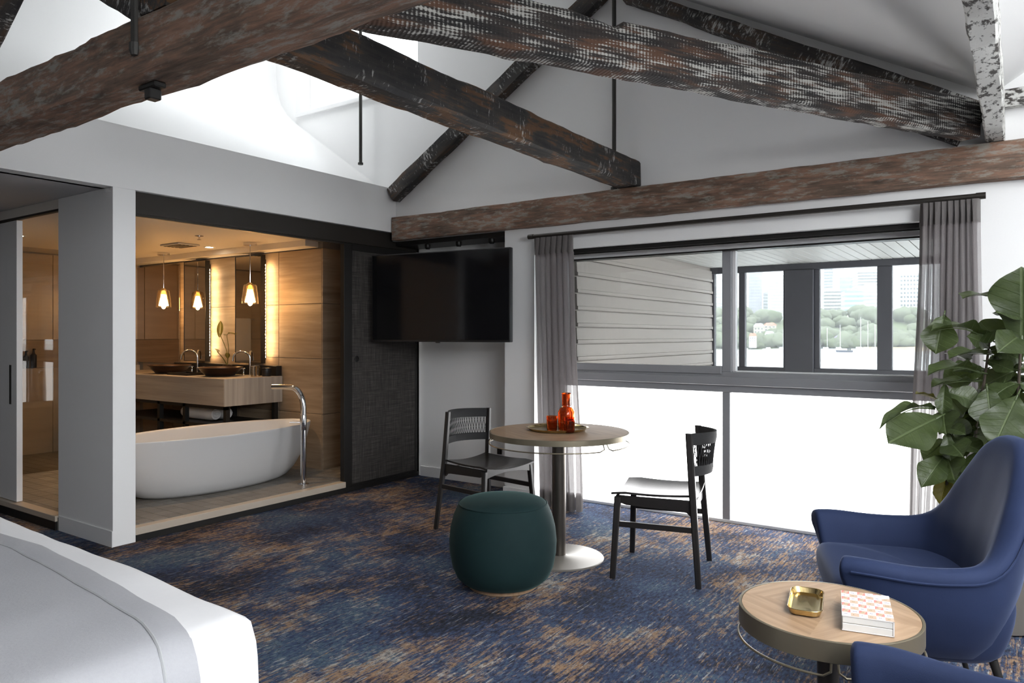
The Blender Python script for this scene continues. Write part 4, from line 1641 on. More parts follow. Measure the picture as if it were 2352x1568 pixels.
VX, VY0, VY1, VZ0, VZ1 = -5.71, 3.84, 4.455, 0.675, 0.918
va = thing('vanity', 'thick veined stone vanity bench on dark metal legs under the mirrors', 'vanity', (-6.8, 4.15, 0.092))
b = MB()
b.box(VX - 2.3 + 6.8, VX + 6.8, VY0 - 4.15, VY1 - 4.15, VZ0 - 0.092, VZ1 - 0.092, 0.002, 1)
b.obj('stone_bench', M['stone_grey'], va)
b = MB()
b.box(VX + 6.8 + 0.0005, VX + 6.8 + 0.012, VY0 - 4.15, VY1 - 4.15, VZ0 - 0.092, VZ1 - 0.092, 0.002, 1)
b.obj('end_slab', M['stone_end'], va)
for x in (-0.0, 0.43, 1.06, -0.9):
    for y in (-0.26, 0.25):
        b = MB()
        b.box(x - 0.02, x + 0.02, y - 0.02, y + 0.02, 0.002, VZ0 - 0.092)
        b.obj('leg', M['black_metal'], va)
b = MB()
b.box(-0.93, 1.08, -0.28, 0.27, 0.385, 0.41)
b.obj('shelf', M['dark_steel'], va)
b = MB()
b.box(-0.93, 1.08, -0.28, -0.25, 0.55, VZ0 - 0.092)
b.obj('apron', M['black_metal'], va)
b = MB()
b.box(-0.62, 1.09, 0.245, 0.305, VZ1 - 0.092 + 0.001, VZ1 - 0.092 + 0.095, 0.002, 1)
b.obj('upstand', M['black_metal'], va)
for k, (x, y) in enumerate(((-6.40, 4.05), (-6.395, 4.17))):
    t_ = thing('rolled_towel', ['white rolled towel at the front of the vanity shelf', 'white rolled towel behind on the vanity shelf'][k], 'towel', (x, y, 0.503))
    b = MB()
    rg = []
    for s_ in range(11):
        xx = -0.24 + 0.50 * s_ / 10
        r_ = 0.058 * (0.82 if s_ in (0, 10) else 1.0)
        rg.append([(xx, r_ * 1.05 * math.cos(2 * math.pi * q / 20), 0.062 + r_ * math.sin(2 * math.pi * q / 20) * 1.05) for q in range(20)])
    b.loft(rg)
    b.obj('roll', M['towel'], t_, smooth=60)
    b = MB()
    b.tube([(0.262, 0.045 * (1 - a / 22) * math.cos(a * 0.6), 0.062 + 0.045 * (1 - a / 22) * math.sin(a * 0.6)) for a in range(20)], 0.006, 5)
    b.obj('spiral_end', M['towel'], t_, smooth=60)


def basin(x, y, label):
    t_ = thing('vessel_basin', label, 'basin', (x, y, VZ1 + 0.001), 0, 'vessel basins')
    b = MB()
    b.lathe([(0.10, 0.0), (0.125, 0.004), (0.17, 0.045), (0.19, 0.072), (0.205, 0.078), (0.205, 0.083), (0.185, 0.083), (0.16, 0.05), (0.11, 0.016), (0.03, 0.012)], 48)
    b.obj('bowl', M['bowl'], t_, smooth=50)
    b = MB()
    b.lathe([(0.022, 0.012), (0.022, 0.016), (0.0, 0.017)], 16)
    b.obj('waste', M['chrome'], t_)


basin(-6.165, 4.11, 'dark copper vessel basin under the right mirror')
basin(-7.02, 4.11, 'dark copper vessel basin under the left mirror')


def tap(x, y, label):
    t_ = thing('basin_tap', label, 'tap', (x, y, VZ1 + 0.001), 0, 'basin taps')
    b = MB()
    pts = [(0, 0, 0), (0, 0, 0.16)] + [(-0.055 + 0.055 * math.cos(a), -0.055 + 0.055 * math.cos(a), 0.16 + 0.068 * math.sin(a)) for a in [math.pi * k / 10 for k in range(1, 11)]] + [(-0.112, -0.112, 0.135)]
    b.tube(pts, 0.010, 10)
    b.obj('spout', M['chrome'], t_, smooth=60)
    for s_ in (-1, 1):
        b = MB()
        b.lathe([(0.022, 0), (0.022, 0.006), (0.010, 0.012), (0.010, 0.055), (0.006, 0.06)], 16)
        b.tube([(-0.035, 0, 0.06), (0.035, 0, 0.06)], 0.006, 8)
        b.tube([(0, -0.035, 0.06), (0, 0.035, 0.06)], 0.006, 8)
        b.obj('cross_handle', M['chrome'], t_, loc=(s_ * 0.10, 0, 0), smooth=50)


tap(-6.06, 4.36, 'chrome gooseneck tap behind the right basin')
tap(-6.93, 4.36, 'chrome gooseneck tap behind the left basin')


def mirror(x0, x1, z0, z1, label):
    t_ = thing('backlit_mirror', label, 'mirror', ((x0 + x1) / 2, 4.458, z0), 0, 'backlit bathroom mirrors')
    w, h = (x1 - x0) / 2, z1 - z0
    b = MB()
    b.box(-w, w, -0.100, -0.088, 0, h)
    b.obj('glass', M['mirror'], t_)
    b = MB()
    b.box(-w - 0.006, -w, -0.103, -0.055, -0.006, h + 0.006)
    b.box(w, w + 0.006, -0.103, -0.055, -0.006, h + 0.006)
    b.box(-w, w, -0.103, -0.055, h, h + 0.006)
    b.box(-w, w, -0.103, -0.055, -0.006, 0)
    b.box(-w, w, -0.087, -0.056, 0, h)
    b.obj('frame', M['black_metal'], t_)
    for s_ in (-1, 1):
        b = MB()
        b.box(s_ * (w - 0.06) - 0.008, s_ * (w - 0.06) + 0.008, -0.0545, -0.004, 0.03, h - 0.03)
        b.obj('mount_rail', M['black_metal'], t_)
        b = MB()
        for k in range(int((h - 0.1) / 0.03)):
            b.box(min(s_ * (w - 0.012), s_ * (w + 0.002)), max(s_ * (w - 0.012), s_ * (w + 0.002)), -0.0545, -0.050, 0.05 + 0.03 * k, 0.066 + 0.03 * k)
        o = b.obj('light_strip', M['led'], t_)
        o['kind'] = 'stuff'


mirror(-6.285, -5.89, 1.04, 2.06, 'tall backlit mirror on the right, nearer the bath filler')
mirror(-7.165, -6.79, 1.04, 2.06, 'tall backlit mirror on the left, over the far basin')
wm = thing('bronze_mirror', 'frameless bronze mirror beside the white pillar', 'mirror', (-7.85, 4.456, 1.0))
b = MB()
b.box(-0.45, 0.45, -0.012, -0.002, 0, 1.07, 0.001, 1)
b.obj('glass', M['mirror_bronze'], wm)
b = MB()
b.box(0.445, 0.45, -0.014, -0.0125, 0, 1.07)
b.obj('polished_edge', M['chrome'], wm)


def pendant(x, y, label):
    t_ = thing('pendant_lamp', label, 'lamp', (x, y, 1.62), 0, 'glass pendant lamps over the vanity')
    b = MB()
    b.lathe([(0.06, 0.505), (0.06, 0.529)], 24)
    b.obj('canopy', M['chrome'], t_, smooth=40)
    b = MB()
    b.tube([(0, 0, 0.165), (0, 0, 0.505)], 0.0035, 6)
    b.obj('cord', M['chrome'], t_)
    b = MB()
    b.lathe([(0.020, 0.10), (0.030, 0.115), (0.030, 0.150), (0.012, 0.166)], 20)
    b.obj('lampholder', M['brass'], t_, smooth=40)
    b = MB()
    b.lathe([(0.074, -0.03), (0.072, 0.02), (0.058, 0.135), (0.050, 0.145), (0.030, 0.150), (0.030, 0.147), (0.048, 0.142), (0.055, 0.133), (0.0695, 0.02), (0.0715, -0.03)], 36)
    b.obj('glass_shade', M['pendant_glass'], t_, smooth=60)
    b = MB()
    b.lathe([(0.004, -0.048), (0.014, -0.040), (0.020, -0.028), (0.022, -0.016), (0.045, -0.015), (0.046, -0.012), (0.022, 0.088), (0.018, 0.10)], 28)
    b.obj('inner_shade', M['bulb'], t_, smooth=40)


pendant(-5.79, 4.167, 'glass pendant lamp before the right mirror')
pendant(-7.226, 4.167, 'glass pendant lamp hanging furthest left past the mirrors')

# plant, tray and small things on the vanity
pp = thing('orchid', 'small potted plant with thin stems between the basins', 'plant', (-6.42, 4.36, VZ1 + 0.001))
b = MB()
b.lathe([(0.036, 0.0), (0.042, 0.07), (0.044, 0.09), (0.040, 0.09), (0.038, 0.07)], 20)
b.obj('pot', M['bowl'], pp, smooth=40)
for k, (p_, r_) in enumerate((([(0, 0, 0.08), (-0.01, 0, 0.22), (-0.10, -0.02, 0.40)], 0.003), ([(0, 0, 0.08), (0.02, 0, 0.25), (0.02, -0.02, 0.38), (0.07, -0.03, 0.40)], 0.003), ([(0, 0, 0.08), (-0.05, -0.02, 0.16), (-0.11, -0.04, 0.22)], 0.004))):
    b = MB()
    b.tube(cat(p_, 10), r_, 6)
    b.obj('stem', M['leaf_yellow'], pp, smooth=60)


def blade(L, W, bend):
    b = MB()
    n = 8
    for i in range(n):
        pass
    b.grid(lambda u, v: Vector(((v - 0.5) * W * math.sin(math.pi * min(0.999, 0.06 + 0.94 * u)) ** 0.7, u * L, bend * u * u + 0.12 * W * abs(v - 0.5) * 4)), 8, 4)
    return b


for k, (loc_, rot_, L_) in enumerate((((-0.10, -0.02, 0.36), (1.0, 0, 0.9), 0.21), ((-0.10, -0.04, 0.21), (0.5, 0.3, 1.3), 0.12), ((0.02, -0.02, 0.38), (0.3, 0, 1.2), 0.08), ((0.06, -0.03, 0.40), (0.1, 0, -1.2), 0.09), ((0.01, -0.01, 0.20), (-0.4, 0, 0.9), 0.09))):
    blade(L_, 0.045 if k else 0.06, -0.03).obj('leaf', M['leaf_yellow'], pp, loc=loc_, rot=rot_, smooth=180)
vt = thing('vanity_tray', 'dark rectangular tray between the two basins', 'tray', (-6.62, 4.05, VZ1 + 0.001))
b = MB()
b.box(-0.17, 0.17, -0.10, 0.10, 0, 0.006)
b.box(-0.17, 0.17, -0.10, -0.094, 0.006, 0.02)
b.box(-0.17, 0.17, 0.094, 0.10, 0.006, 0.02)
b.box(-0.17, -0.164, -0.094, 0.094, 0.006, 0.02)
b.box(0.164, 0.17, -0.094, 0.094, 0.006, 0.02)
b.obj('dish', M['black_metal'], vt)
for k, (x, y) in enumerate(((-5.84, 4.28), (-5.78, 4.20))):
    t_ = thing('water_glass', ['clear water glass behind, at the right end of the vanity', 'clear water glass in front, at the right end of the vanity'][k], 'glass', (x, y, VZ1 + 0.001))
    b = MB()
    b.lathe([(0.028, 0.0), (0.032, 0.10), (0.030, 0.10), (0.026, 0.006)], 24)
    b.obj('cup', M['pendant_glass'], t_, smooth=60)
    b = MB()
    b.lathe([(0.0315, 0.098), (0.033, 0.101), (0.030, 0.102)], 24, cap0=False, cap1=False)
    b.obj('rim', M['chrome'], t_, smooth=60)
ou = thing('wall_outlet', 'white double outlet plate left of the left mirror', 'outlet', (-7.235, 4.458, 1.10))
b = MB()
b.box(-0.04, 0.04, -0.012, -0.001, 0, 0.09, 0.003, 1)
b.obj('plate', M['white_trim'], ou)
for s_ in (-1, 1):
    b = MB()
    b.box(s_ * 0.018 - 0.008, s_ * 0.018 + 0.008, -0.014, -0.0122, 0.03, 0.06)
    b.obj('socket', M['iron'], ou)
hd = thing('round_box', 'black round lidded box at the right end of the vanity upstand', 'box', (-5.77, 4.33, VZ1 + 0.001))
b = MB()
b.lathe([(0.04, 0), (0.042, 0.004), (0.042, 0.06)], 24)
b.obj('body', M['tv_frame'], hd, smooth=40)
b = MB()
b.lathe([(0.044, 0.0605), (0.044, 0.075), (0.02, 0.080)], 24)
b.obj('lid', M['black_metal'], hd, smooth=40)

# bathroom ceiling fittings
for k, (x, y) in enumerate(((-5.0, 3.35), (-6.4, 4.15), (-7.0, 2.75))):
    t_ = thing('downlight', ['round recessed downlight over the bathtub', 'small recessed downlight near the left mirror', 'recessed downlight over the shower'][k], 'light', (x, y, 2.1495))
    b = MB()
    b.lathe([(0.035, -0.003), (0.052, -0.004), (0.052, -0.0005), (0.035, -0.0005)], 28, cap0=False, cap1=False)
    b.obj('trim_ring', M['white_trim'], t_)
    b = MB()
    b.lathe([(0.0, -0.002), (0.034, -0.002)], 24, cap0=False, cap1=False)
    b.obj('lens', M['downlight'], t_)
    ld = bpy.data.lights.new('downlight_beam', 'SPOT')
    ld.energy = 20 if k < 2 else 16
    ld.spot_size = math.radians(95)
    ld.spot_blend = 0.6
    ld.color = (1.0, 0.66, 0.36)
    ld.shadow_soft_size = 0.03
    lo = bpy.data.objects.new('downlight_beam', ld)
    COL.objects.link(lo)
    lo.location = (0, 0, -0.01)
    lo.parent = t_
sk = thing('sprinkler', 'chrome sprinkler head on the bathroom ceiling', 'sprinkler', (-5.73, 3.62, 2.1495))
b = MB()
b.lathe([(0.035, -0.004), (0.035, -0.0005)], 20)
b.obj('rose', M['chrome'], sk)
b = MB()
b.lathe([(0.008, -0.03), (0.008, -0.004)], 10)
b.lathe([(0.018, -0.036), (0.018, -0.033)], 12)
b.obj('deflector', M['chrome'], sk)
vg = thing('ceiling_vent', 'grey slotted exhaust vent in the bathroom ceiling', 'vent', (-6.45, 3.88, 2.1495))
b = MB()
b.box(-0.15, 0.15, -0.11, 0.11, -0.014, -0.001, 0.003, 1)
b.obj('frame', M['soffit'], vg)
for k in range(5):
    b = MB()
    b.box(-0.13, 0.13, -0.085 + 0.038 * k, -0.065 + 0.038 * k, -0.018, -0.0145)
    b.obj('slat', M['dark_steel'], vg)

# ------------------------------------------------------------------ fiddle leaf fig
fg = thing('fiddle_leaf_fig', 'large fiddle leaf fig with broad leaves beside the right curtain', 'plant', (-0.10, 3.98, 0.0))
b = MB()
b.lathe([(0.17, 0.0), (0.19, 0.01), (0.215, 0.30), (0.215, 0.34), (0.195, 0.34), (0.19, 0.30)], 36)
b.obj('pot', M['pot'], fg, smooth=40)
b = MB()
b.lathe([(0.0, 0.315), (0.19, 0.31)], 24, cap0=False, cap1=False)
b.obj('soil', M['soil'], fg)
STEMS = [[(-0.14, 3.95, 0.30), (-0.20, 3.85, 0.42), (-0.250, 3.774, 0.56), (-0.248, 3.722, 0.75), (-0.257, 3.712, 0.94), (-0.262, 3.73, 1.09)],
         [(-0.10, 3.98, 0.30), (-0.116, 3.93, 0.50), (-0.151, 3.885, 0.83), (-0.115, 3.87, 1.11), (-0.098, 3.935, 1.28)],
         [(-0.06, 3.99, 0.30), (-0.01, 4.0, 0.55), (0.004, 3.89, 0.96), (0.017, 3.86, 1.26), (0.03, 3.95, 1.45)],
         [(-0.05, 4.02, 0.30), (0.05, 4.06, 0.8), (0.09, 4.05, 1.3)]]
for s_ in STEMS:
    b = MB()
    P = cat(s_, 18)
    b.tube([p - Vector((-0.10, 3.98, 0)) for p in P], [0.0085 - 0.004 * k / 18 for k in range(19)], 8)
    b.obj('stem', M['bark'], fg, smooth=60)


def leaf_mesh(seed, curl, fold):
    rr = random.Random(seed)
    b = MB()
    ph = rr.uniform(0, 6)

    def f(u, v):
        t = u
        w = 0.5 * (0.30 * math.sin(math.pi * min(1, t * 1.02)) ** 0.55 + 0.22 * math.exp(-((t - 0.70) / 0.26) ** 2) - 0.03 * math.exp(-((t - 0.33) / 0.10) ** 2))
        w *= min(1.0, (1 - t) * 9) ** 0.5 if t > 0.88 else 1.0
        w *= min(1.0, 0.12 + t * 7)
        s_ = (v - 0.5) * 2
        x = s_ * w
        z = fold * abs(s_) * w * 1.0 - curl * (t - 0.2) ** 2 * (1 if t > 0.2 else 0)
        z += 0.022 * abs(s_) ** 2 * math.sin(15 * t + ph + (1.3 if s_ > 0 else 0))
        return Vector((x, t, z))
    b.grid(f, 22, 10)
    bm = b.bm
    me_pts = [(0, -0.10, 0.012), (0, -0.02, 0.004), (0, 0.12, 0.0)]
    b.tube(me_pts, 0.010, 6)
    b.tube([(0, t, -0.012 - curl * max(0, t - 0.2) ** 2) for t in [0.0, 0.15, 0.3, 0.45, 0.6, 0.75, 0.9]], [0.013, 0.011, 0.009, 0.007, 0.006, 0.004, 0.002], 5)
    return b


LM = [leaf_mesh(1, 0.18, 0.22), leaf_mesh(2, 0.42, 0.30), leaf_mesh(3, 0.05, 0.12), leaf_mesh(4, 0.25, 0.45)]
protos = []
LEAVES = [
((0.020,3.839,1.261),(0.020,3.778,1.590),0.251,2,0),((-0.055,3.970,1.457),(-0.183,3.760,1.525),0.081,1,2),
((-0.091,3.945,1.276),(-0.281,3.632,1.416),0.065,1,2),((-0.089,4.007,1.276),(-0.007,4.124,1.385),0.125,0,1),
((-0.263,3.766,1.393),(-0.288,3.687,1.231),0.150,3,0),((-0.103,3.815,1.220),(-0.228,3.608,1.263),0.056,1,2),
((0.027,4.026,1.166),(-0.184,3.881,1.280),0.067,1,2),((-0.122,3.802,1.136),(-0.291,3.503,1.224),0.063,1,2),
((-0.131,3.857,1.099),(-0.296,3.561,1.117),0.049,0,2),((-0.276,3.696,1.014),(-0.349,3.524,1.073),0.045,0,3),
((-0.292,3.685,0.984),(-0.457,3.328,1.020),0.030,1,2),((-0.256,3.710,1.091),(-0.261,3.646,0.959),0.068,3,0),
((-0.103,3.754,1.075),(-0.084,3.646,0.923),0.162,0,0),((0.006,3.769,1.049),(-0.072,3.533,0.861),0.180,2,0),
((-0.265,3.642,0.953),(-0.416,3.296,0.875),0.203,2,0),((-0.268,3.762,0.938),(-0.157,3.778,0.858),0.115,0,1),
((-0.248,3.654,0.884),(-0.228,3.608,0.772),0.074,0,0),((-0.174,3.766,0.847),(-0.204,3.685,0.775),0.064,0,1),
((-0.253,3.651,0.786),(-0.317,3.486,0.687),0.122,3,0),((-0.245,3.778,0.704),(-0.273,3.698,0.567),0.084,3,4),
((-0.111,3.749,0.822),(-0.188,3.635,0.710),0.082,0,1),((-0.055,3.970,1.084),(0.022,3.901,0.938),0.155,0,1),
((-0.154,3.962,0.961),(-0.217,3.858,0.878),0.119,0,1),((-0.073,4.078,1.179),(0.026,4.025,1.241),0.110,0,1),
((-0.055,3.970,0.927),(-0.136,3.914,0.770),0.137,3,1),((-0.006,4.003,0.848),(0.010,4.014,0.691),0.137,0,1),
((-0.215,3.981,1.077),(-0.236,3.905,0.981),0.080,0,1),((-0.182,4.004,1.179),(-0.236,3.905,1.240),0.068,1,2),
((-0.217,3.858,0.731),(-0.168,3.892,0.613),0.098,0,1),((-0.228,3.911,0.822),(-0.298,3.803,0.770),0.099,0,1),
((0.029,4.028,1.437),(0.107,4.081,1.555),0.157,0,1),((0.042,4.036,1.123),(0.135,3.979,1.052),0.174,0,1),
((0.026,4.086,1.320),(0.123,4.092,1.359),0.158,0,1),((-0.056,4.030,0.742),(-0.072,4.018,0.602),0.120,3,1)]
rl = random.Random(5)
for k in range(64):
    st = cat(STEMS[k % 4], 20)
    p = st[rl.randint(8, 20)]
    az, el = rl.uniform(-3.14, 3.14), rl.uniform(-0.9, 0.5)
    L_ = rl.uniform(0.11, 0.21)
    q = p + Vector((math.cos(az) * math.cos(el), math.sin(az) * math.cos(el), math.sin(el))) * L_
    if q.x < -0.27:
        q.x = -0.27
    LEAVES.append((tuple(p), tuple(q), L_ * rl.uniform(0.6, 0.85), rl.choice((0, 1, 3)), 1))
for (p0, p1, w, mk, mode) in LEAVES:
    p0, p1 = Vector(p0), Vector(p1)
    d = p1 - p0
    L = max(d.length, w * 1.15)
    yv = d.normalized()
    # face direction: towards the room for the broad leaves, upward for the ones seen edge-on
    up = Vector((0, 0, 1)) if mode in (2, 3) else Vector((0.1, -0.95, 0.35)) if mode in (0, 4) else Vector((rl.uniform(-0.5, 0.5), -0.6, rl.uniform(0.3, 0.9)))
    xv = yv.cross(up).normalized()
    zv = xv.cross(yv)
    ws = w * (1.9 if mode == 2 else 1.0) / 0.50
    if not protos:
        protos = [bpy.data.objects['fiddle_leaf_fig']] and [None] * 4
    if protos[mk] is None:
        o = LM[mk].obj('leaf', M['leaf'], fg, smooth=180, norm=False)
        protos[mk] = o
    else:
        o = bpy.data.objects.new('leaf', protos[mk].data)
        COL.objects.link(o)
        o.parent = fg
    mt = Matrix(((xv.x * ws, yv.x * L, zv.x * L, 0), (xv.y * ws, yv.y * L, zv.y * L, 0), (xv.z * ws, yv.z * L, zv.z * L, 0), (0, 0, 0, 1)))
    o.matrix_local = Matrix.Translation(p0 - Vector((-0.10, 3.98, 0))) @ mt
    if mode in (3, 4):
        o.material_slots[0].link = 'OBJECT'
        o.material_slots[0].material = M['leaf_yellow']
        o['label'] = 'yellowing leaf'

# ------------------------------------------------------------------ verandah outside the window
b = MB()
b.box(-3.3, 3.2, 5.16, 8.55, -0.10, -0.02)
struct(b.obj('floor_verandah', M['deck']), 'timber verandah floor outside the window', 'floor')
b = MB()
b.box(-3.25, -2.945, 5.16, 8.40, -0.02, 2.1)
wv = struct(b.obj('wall_verandah', M['weatherboard']), 'beige weatherboard side wall of the verandah', 'wall')
b = MB()
b.loft([[(0.0, y, 0.0), (0.030, y, 0.0), (0.030, y, 0.027), (0.022, y, 0.030), (0.018, y, 0.126), (0.004, y, 0.128)] for y in (5.17, 8.395)])
bd = b.obj('board', M['weatherboard'], wv, loc=(-2.945, 0, 0.003))
for k in range(1, 15):
    piece(bd, wv, (-2.945, 0, 0.003 + 0.137 * k))
b = MB()
b.box(-3.3, 3.2, 5.16, 8.7, 2.105, 2.15)
cv = struct(b.obj('ceiling_verandah', M['soffit_board']), 'boarded verandah soffit outside the window', 'ceiling')
b = MB()
b.box(0, 0.092, 5.17, 8.38, 2.085, 2.105, 0.003, 1)
sb = b.obj('board', M['soffit_board'], cv, loc=(-2.93, 0, 0))
for k in range(1, 58):
    piece(sb, cv, (-2.93 + 0.1 * k, 0, 0))
w2 = struct(thing('window_2', '', 'window', (-1.7, 8.40, 0)), 'dark framed outer verandah windows facing the harbour', 'window')


def w2part(name, mat, x0, x1, z0, z1, y0=8.36, y1=8.44, bev=0.004):
    b = MB()
    b.box(x0 + 1.7, x1 + 1.7, y0 - 8.40, y1 - 8.40, z0, z1, bev, 1)
    return b.obj(name, mat, w2)


w2part('head', M['alu_dark'], -2.95, 3.2, 2.015, 2.10)
w2part('bottom_rail', M['alu_dark'], -2.95, 3.2, 0.86, 0.945)
w2part('bottom_rail', M['alu_dark'], -2.95, 3.2, -0.02, 0.05)
xs = [(-2.95, -2.90), (-2.615, -2.545), (-2.095, -1.80), (-1.185, -1.045), (-0.62, -0.50), (0.25, 0.37), (1.1, 1.4), (2.2, 2.3), (3.1, 3.2)]
for k, (a, c) in enumerate(xs):
    w2part('post' if c - a > 0.2 else 'stile', M['alu_dark'], a, c, 0.05, 2.015, 8.33 if c - a > 0.2 else 8.37)
    if c - a > 0.2:
        w2part('stile', M['alu_dark'], a - 0.03, a, 0.05, 2.015, 8.38)
        w2part('stile', M['alu_dark'], c, c + 0.055, 0.05, 2.015, 8.38)
for (a, c), (e, g) in zip(xs[:-1], xs[1:]):
    w2part('pane', M['glass_out'], c, e, 0.945, 2.015, 8.398, 8.404, 0)
    w2part('pane', M['glass_out'], c, e, 0.05, 0.86, 8.398, 8.404, 0)

# ------------------------------------------------------------------ harbour and city
M['water'] = plain('harbour_water', (0.66, 0.68, 0.69), 0.25)
M['land'] = plain('hillside_scrub', (0.13, 0.16, 0.08), 0.95, 0, 0, 0.02)
M['sand'] = plain('sandstone_bank', (0.48, 0.38, 0.24), 0.9)
M['conc_white'] = plain('white_tower', (0.70, 0.71, 0.72), 0.7)
M['conc_grey'] = plain('grey_tower', (0.40, 0.41, 0.44), 0.6)
M['conc_dark'] = plain('dark_glass_tower', (0.30, 0.31, 0.36), 0.4)
M['glass_teal'] = plain('teal_glass_tower', (0.28, 0.42, 0.43), 0.35)
M['glass_blue'] = plain('blue_glass_tower', (0.24, 0.31, 0.46), 0.35)
M['beige'] = plain('beige_tower', (0.58, 0.54, 0.48), 0.7)
M['cream_house'] = plain('cream_render', (0.66, 0.61, 0.52), 0.8)
M['orange_house'] = plain('orange_brick', (0.55, 0.30, 0.21), 0.8)
M['tiles_red'] = plain('red_roof_tiles', (0.46, 0.20, 0.14), 0.8)
M['win_dark'] = plain('distant_windows', (0.17, 0.18, 0.20), 0.35)
M['foliage'] = plain('tree_foliage', (0.13, 0.155, 0.09), 0.95, 0, 0, 0.6)
M['foliage2'] = plain('grey_green_foliage', (0.17, 0.19, 0.13), 0.95, 0, 0, 0.6)
M['lilac'] = plain('jacaranda_bloom', (0.34, 0.29, 0.42), 0.95, 0, 0, 0.6)
M['trunk'] = plain('tree_trunk', (0.10, 0.08, 0.06), 0.9)
M['hull'] = plain('white_hull', (0.75, 0.75, 0.76), 0.4)
M['hull_dark'] = plain('dark_hull', (0.07, 0.08, 0.11), 0.4)

WZ = -8.7
shore = lambda x: 561 + 0.245 * x + 161.5 * 0.0
b = MB()
b.quad((-1500, 30, WZ), (900, 30, WZ), (900, 1200, WZ), (-1500, 1200, WZ))
struct(b.obj('water_harbour', M['water']), 'pale harbour water below the city', 'water')


def hill(x, y):
    d = y - shore(x)
    if d < 0:
        return WZ - 1.5
    t = min(1.0, d / 120)
    return WZ + 1.0 + 22 * t * t * (3 - 2 * t) + 1.5 * noise.noise((x * 0.02, y * 0.02, 0))


b = MB()
b.grid(lambda u, v: Vector((-420 + 620 * u, shore(-420 + 620 * u) - 6 + 520 * v, hill(-420 + 620 * u, shore(-420 + 620 * u) - 6 + 520 * v))), 40, 40)
struct(b.obj('hill_shore', M['land'], smooth=180), 'green hillside across the harbour', 'hill')


def tower(x, y, w, z0, z1, mat, label, band=None, nb=12, ncol=0, cat_='building', dep=None, roofbox=True, rz=0.35):
    t_ = thing('tower_block', label, cat_, (x, y, z0 - 8), rz)
    h = z1 - z0 + 8
    d = (dep or w) / 2
    a = w / 2 * 0.93
    b = MB()
    b.box(-a, a, 0, 2 * d, 0, h)
    b.obj('body', mat, t_)
    if nb:
        b = MB()
        st = (h - 2) / nb
        for k in range(nb):
            z = 1 + st * k + st * 0.35
            if ncol:
                cw_ = 2 * a / ncol
                for q in range(ncol):
                    b.box(-a + cw_ * q + cw_ * 0.18, -a + cw_ * (q + 1) - cw_ * 0.18, -0.15, 0.1, z, z + st * 0.5)
            else:
                b.box(-a - 0.12, a + 0.12, -0.15, 2 * d * 0.98, z, z + st * 0.45)
        o = b.obj('window_band', band or M['win_dark'], t_)
        o['kind'] = 'stuff'
    if roofbox:
        b = MB()
        b.box(-a * 0.5, a * 0.5, d * 0.5, d * 1.4, h, h + min(3.0, h * 0.06))
        b.obj('plant_room', M['conc_grey'], t_)
    return t_


tower(-223, 769, 14.0, 20, 84, M['conc_dark'], 'tall dark glass tower leftmost in the verandah view', M['conc_grey'], 22)
tower(-230, 837, 7.8, 20, 49.1, M['conc_grey'], 'plain grey tower between the dark tower and white grid tower', M['win_dark'], 10)
tower(-184, 723, 24.2, 18, 56.7, M['conc_white'], 'broad white tower with even floor lines in the left verandah window', M['conc_grey'], 15)
tower(-190, 962, 10.7, 25, 92.3, M['conc_grey'], 'slim grey tower left in the middle verandah window', M['win_dark'], 20)
tower(-181, 1029, 18.7, 30, 76.5, M['glass_blue'], 'square blue glass tower in the middle verandah window', M['conc_grey'], 9)
tower(-130, 882, 30.0, 20, 72, M['conc_white'], 'tall striped grey and white tower in the middle verandah window', M['win_dark'], 18)
tower(-124, 740, 17.4, 14, 42.6, M['glass_teal'], 'low teal glass office block in the middle verandah window', M['conc_white'], 8)
tower(-117, 794, 18.9, 16, 49.7, M['conc_white'], 'white stepped block right of the teal office', M['conc_grey'], 11)
tower(-153, 793, 16.7, 16, 47.5, M['beige'], 'beige apartment block left of the teal office', M['win_dark'], 11)
tower(-72, 679, 15.4, 4, 52, M['conc_white'], 'white apartment tower with window grid in the right verandah window', M['win_dark'], 16, 6)
tower(-268, 787, 10.5, 20, 63, M['conc_white'], 'pale tower glimpsed beside the weatherboard edge', M['conc_grey'], 14)


def house(x, y, w, z0, z1, mat, roof, label):
    t_ = thing('shore_house', label, 'house', (x, y, z0 - 4), 0.3)
    h = z1 - z0 + 4
    b = MB()
    b.box(-w / 2, w / 2, 0, w * 0.8, 0, h * 0.8)
    b.obj('walls', mat, t_)
    b = MB()
    b.loft([[(-w * 0.55, -0.5, h * 0.8), (w * 0.55, -0.5, h * 0.8), (w * 0.55, w * 0.85, h * 0.8), (-w * 0.55, w * 0.85, h * 0.8)], [(-w * 0.3, w * 0.35, h), (w * 0.3, w * 0.35, h), (w * 0.3, w * 0.45, h), (-w * 0.3, w * 0.45, h)]])
    b.obj('roof', roof, t_)
    b = MB()
    for q in range(3):
        for k in range(2):
            b.box(-w * 0.4 + q * w * 0.3, -w * 0.25 + q * w * 0.3, -0.12, 0.05, h * (0.42 + 0.2 * k), h * (0.52 + 0.2 * k))
    o = b.obj('windows', M['win_dark'], t_)
    o['kind'] = 'stuff'


house(-162, 568, 7.7, 2.0, 10.6, M['cream_house'], M['conc_grey'], 'cream house among trees in the left verandah window')
house(-147, 542, 6.6, -3.0, 4.5, M['conc_white'], M['conc_grey'], 'white house low by the shore in the left verandah window')
house(-155, 573, 9.0, 5.0, 11.0, M['cream_house'], M['tiles_red'], 'red roofed house in the left verandah window')
house(-111, 652, 9.6, 10.0, 18.4, M['orange_house'], M['cream_house'], 'orange house above the trees in the middle verandah window')
house(-119, 623, 5.9, 7.0, 13.4, M['conc_white'], M['conc_grey'], 'small white house left of the orange house')
house(-154, 525, 5.0, -3.5, 2.8, M['conc_white'], M['tiles_red'], 'little shoreside house leftmost in the verandah view')


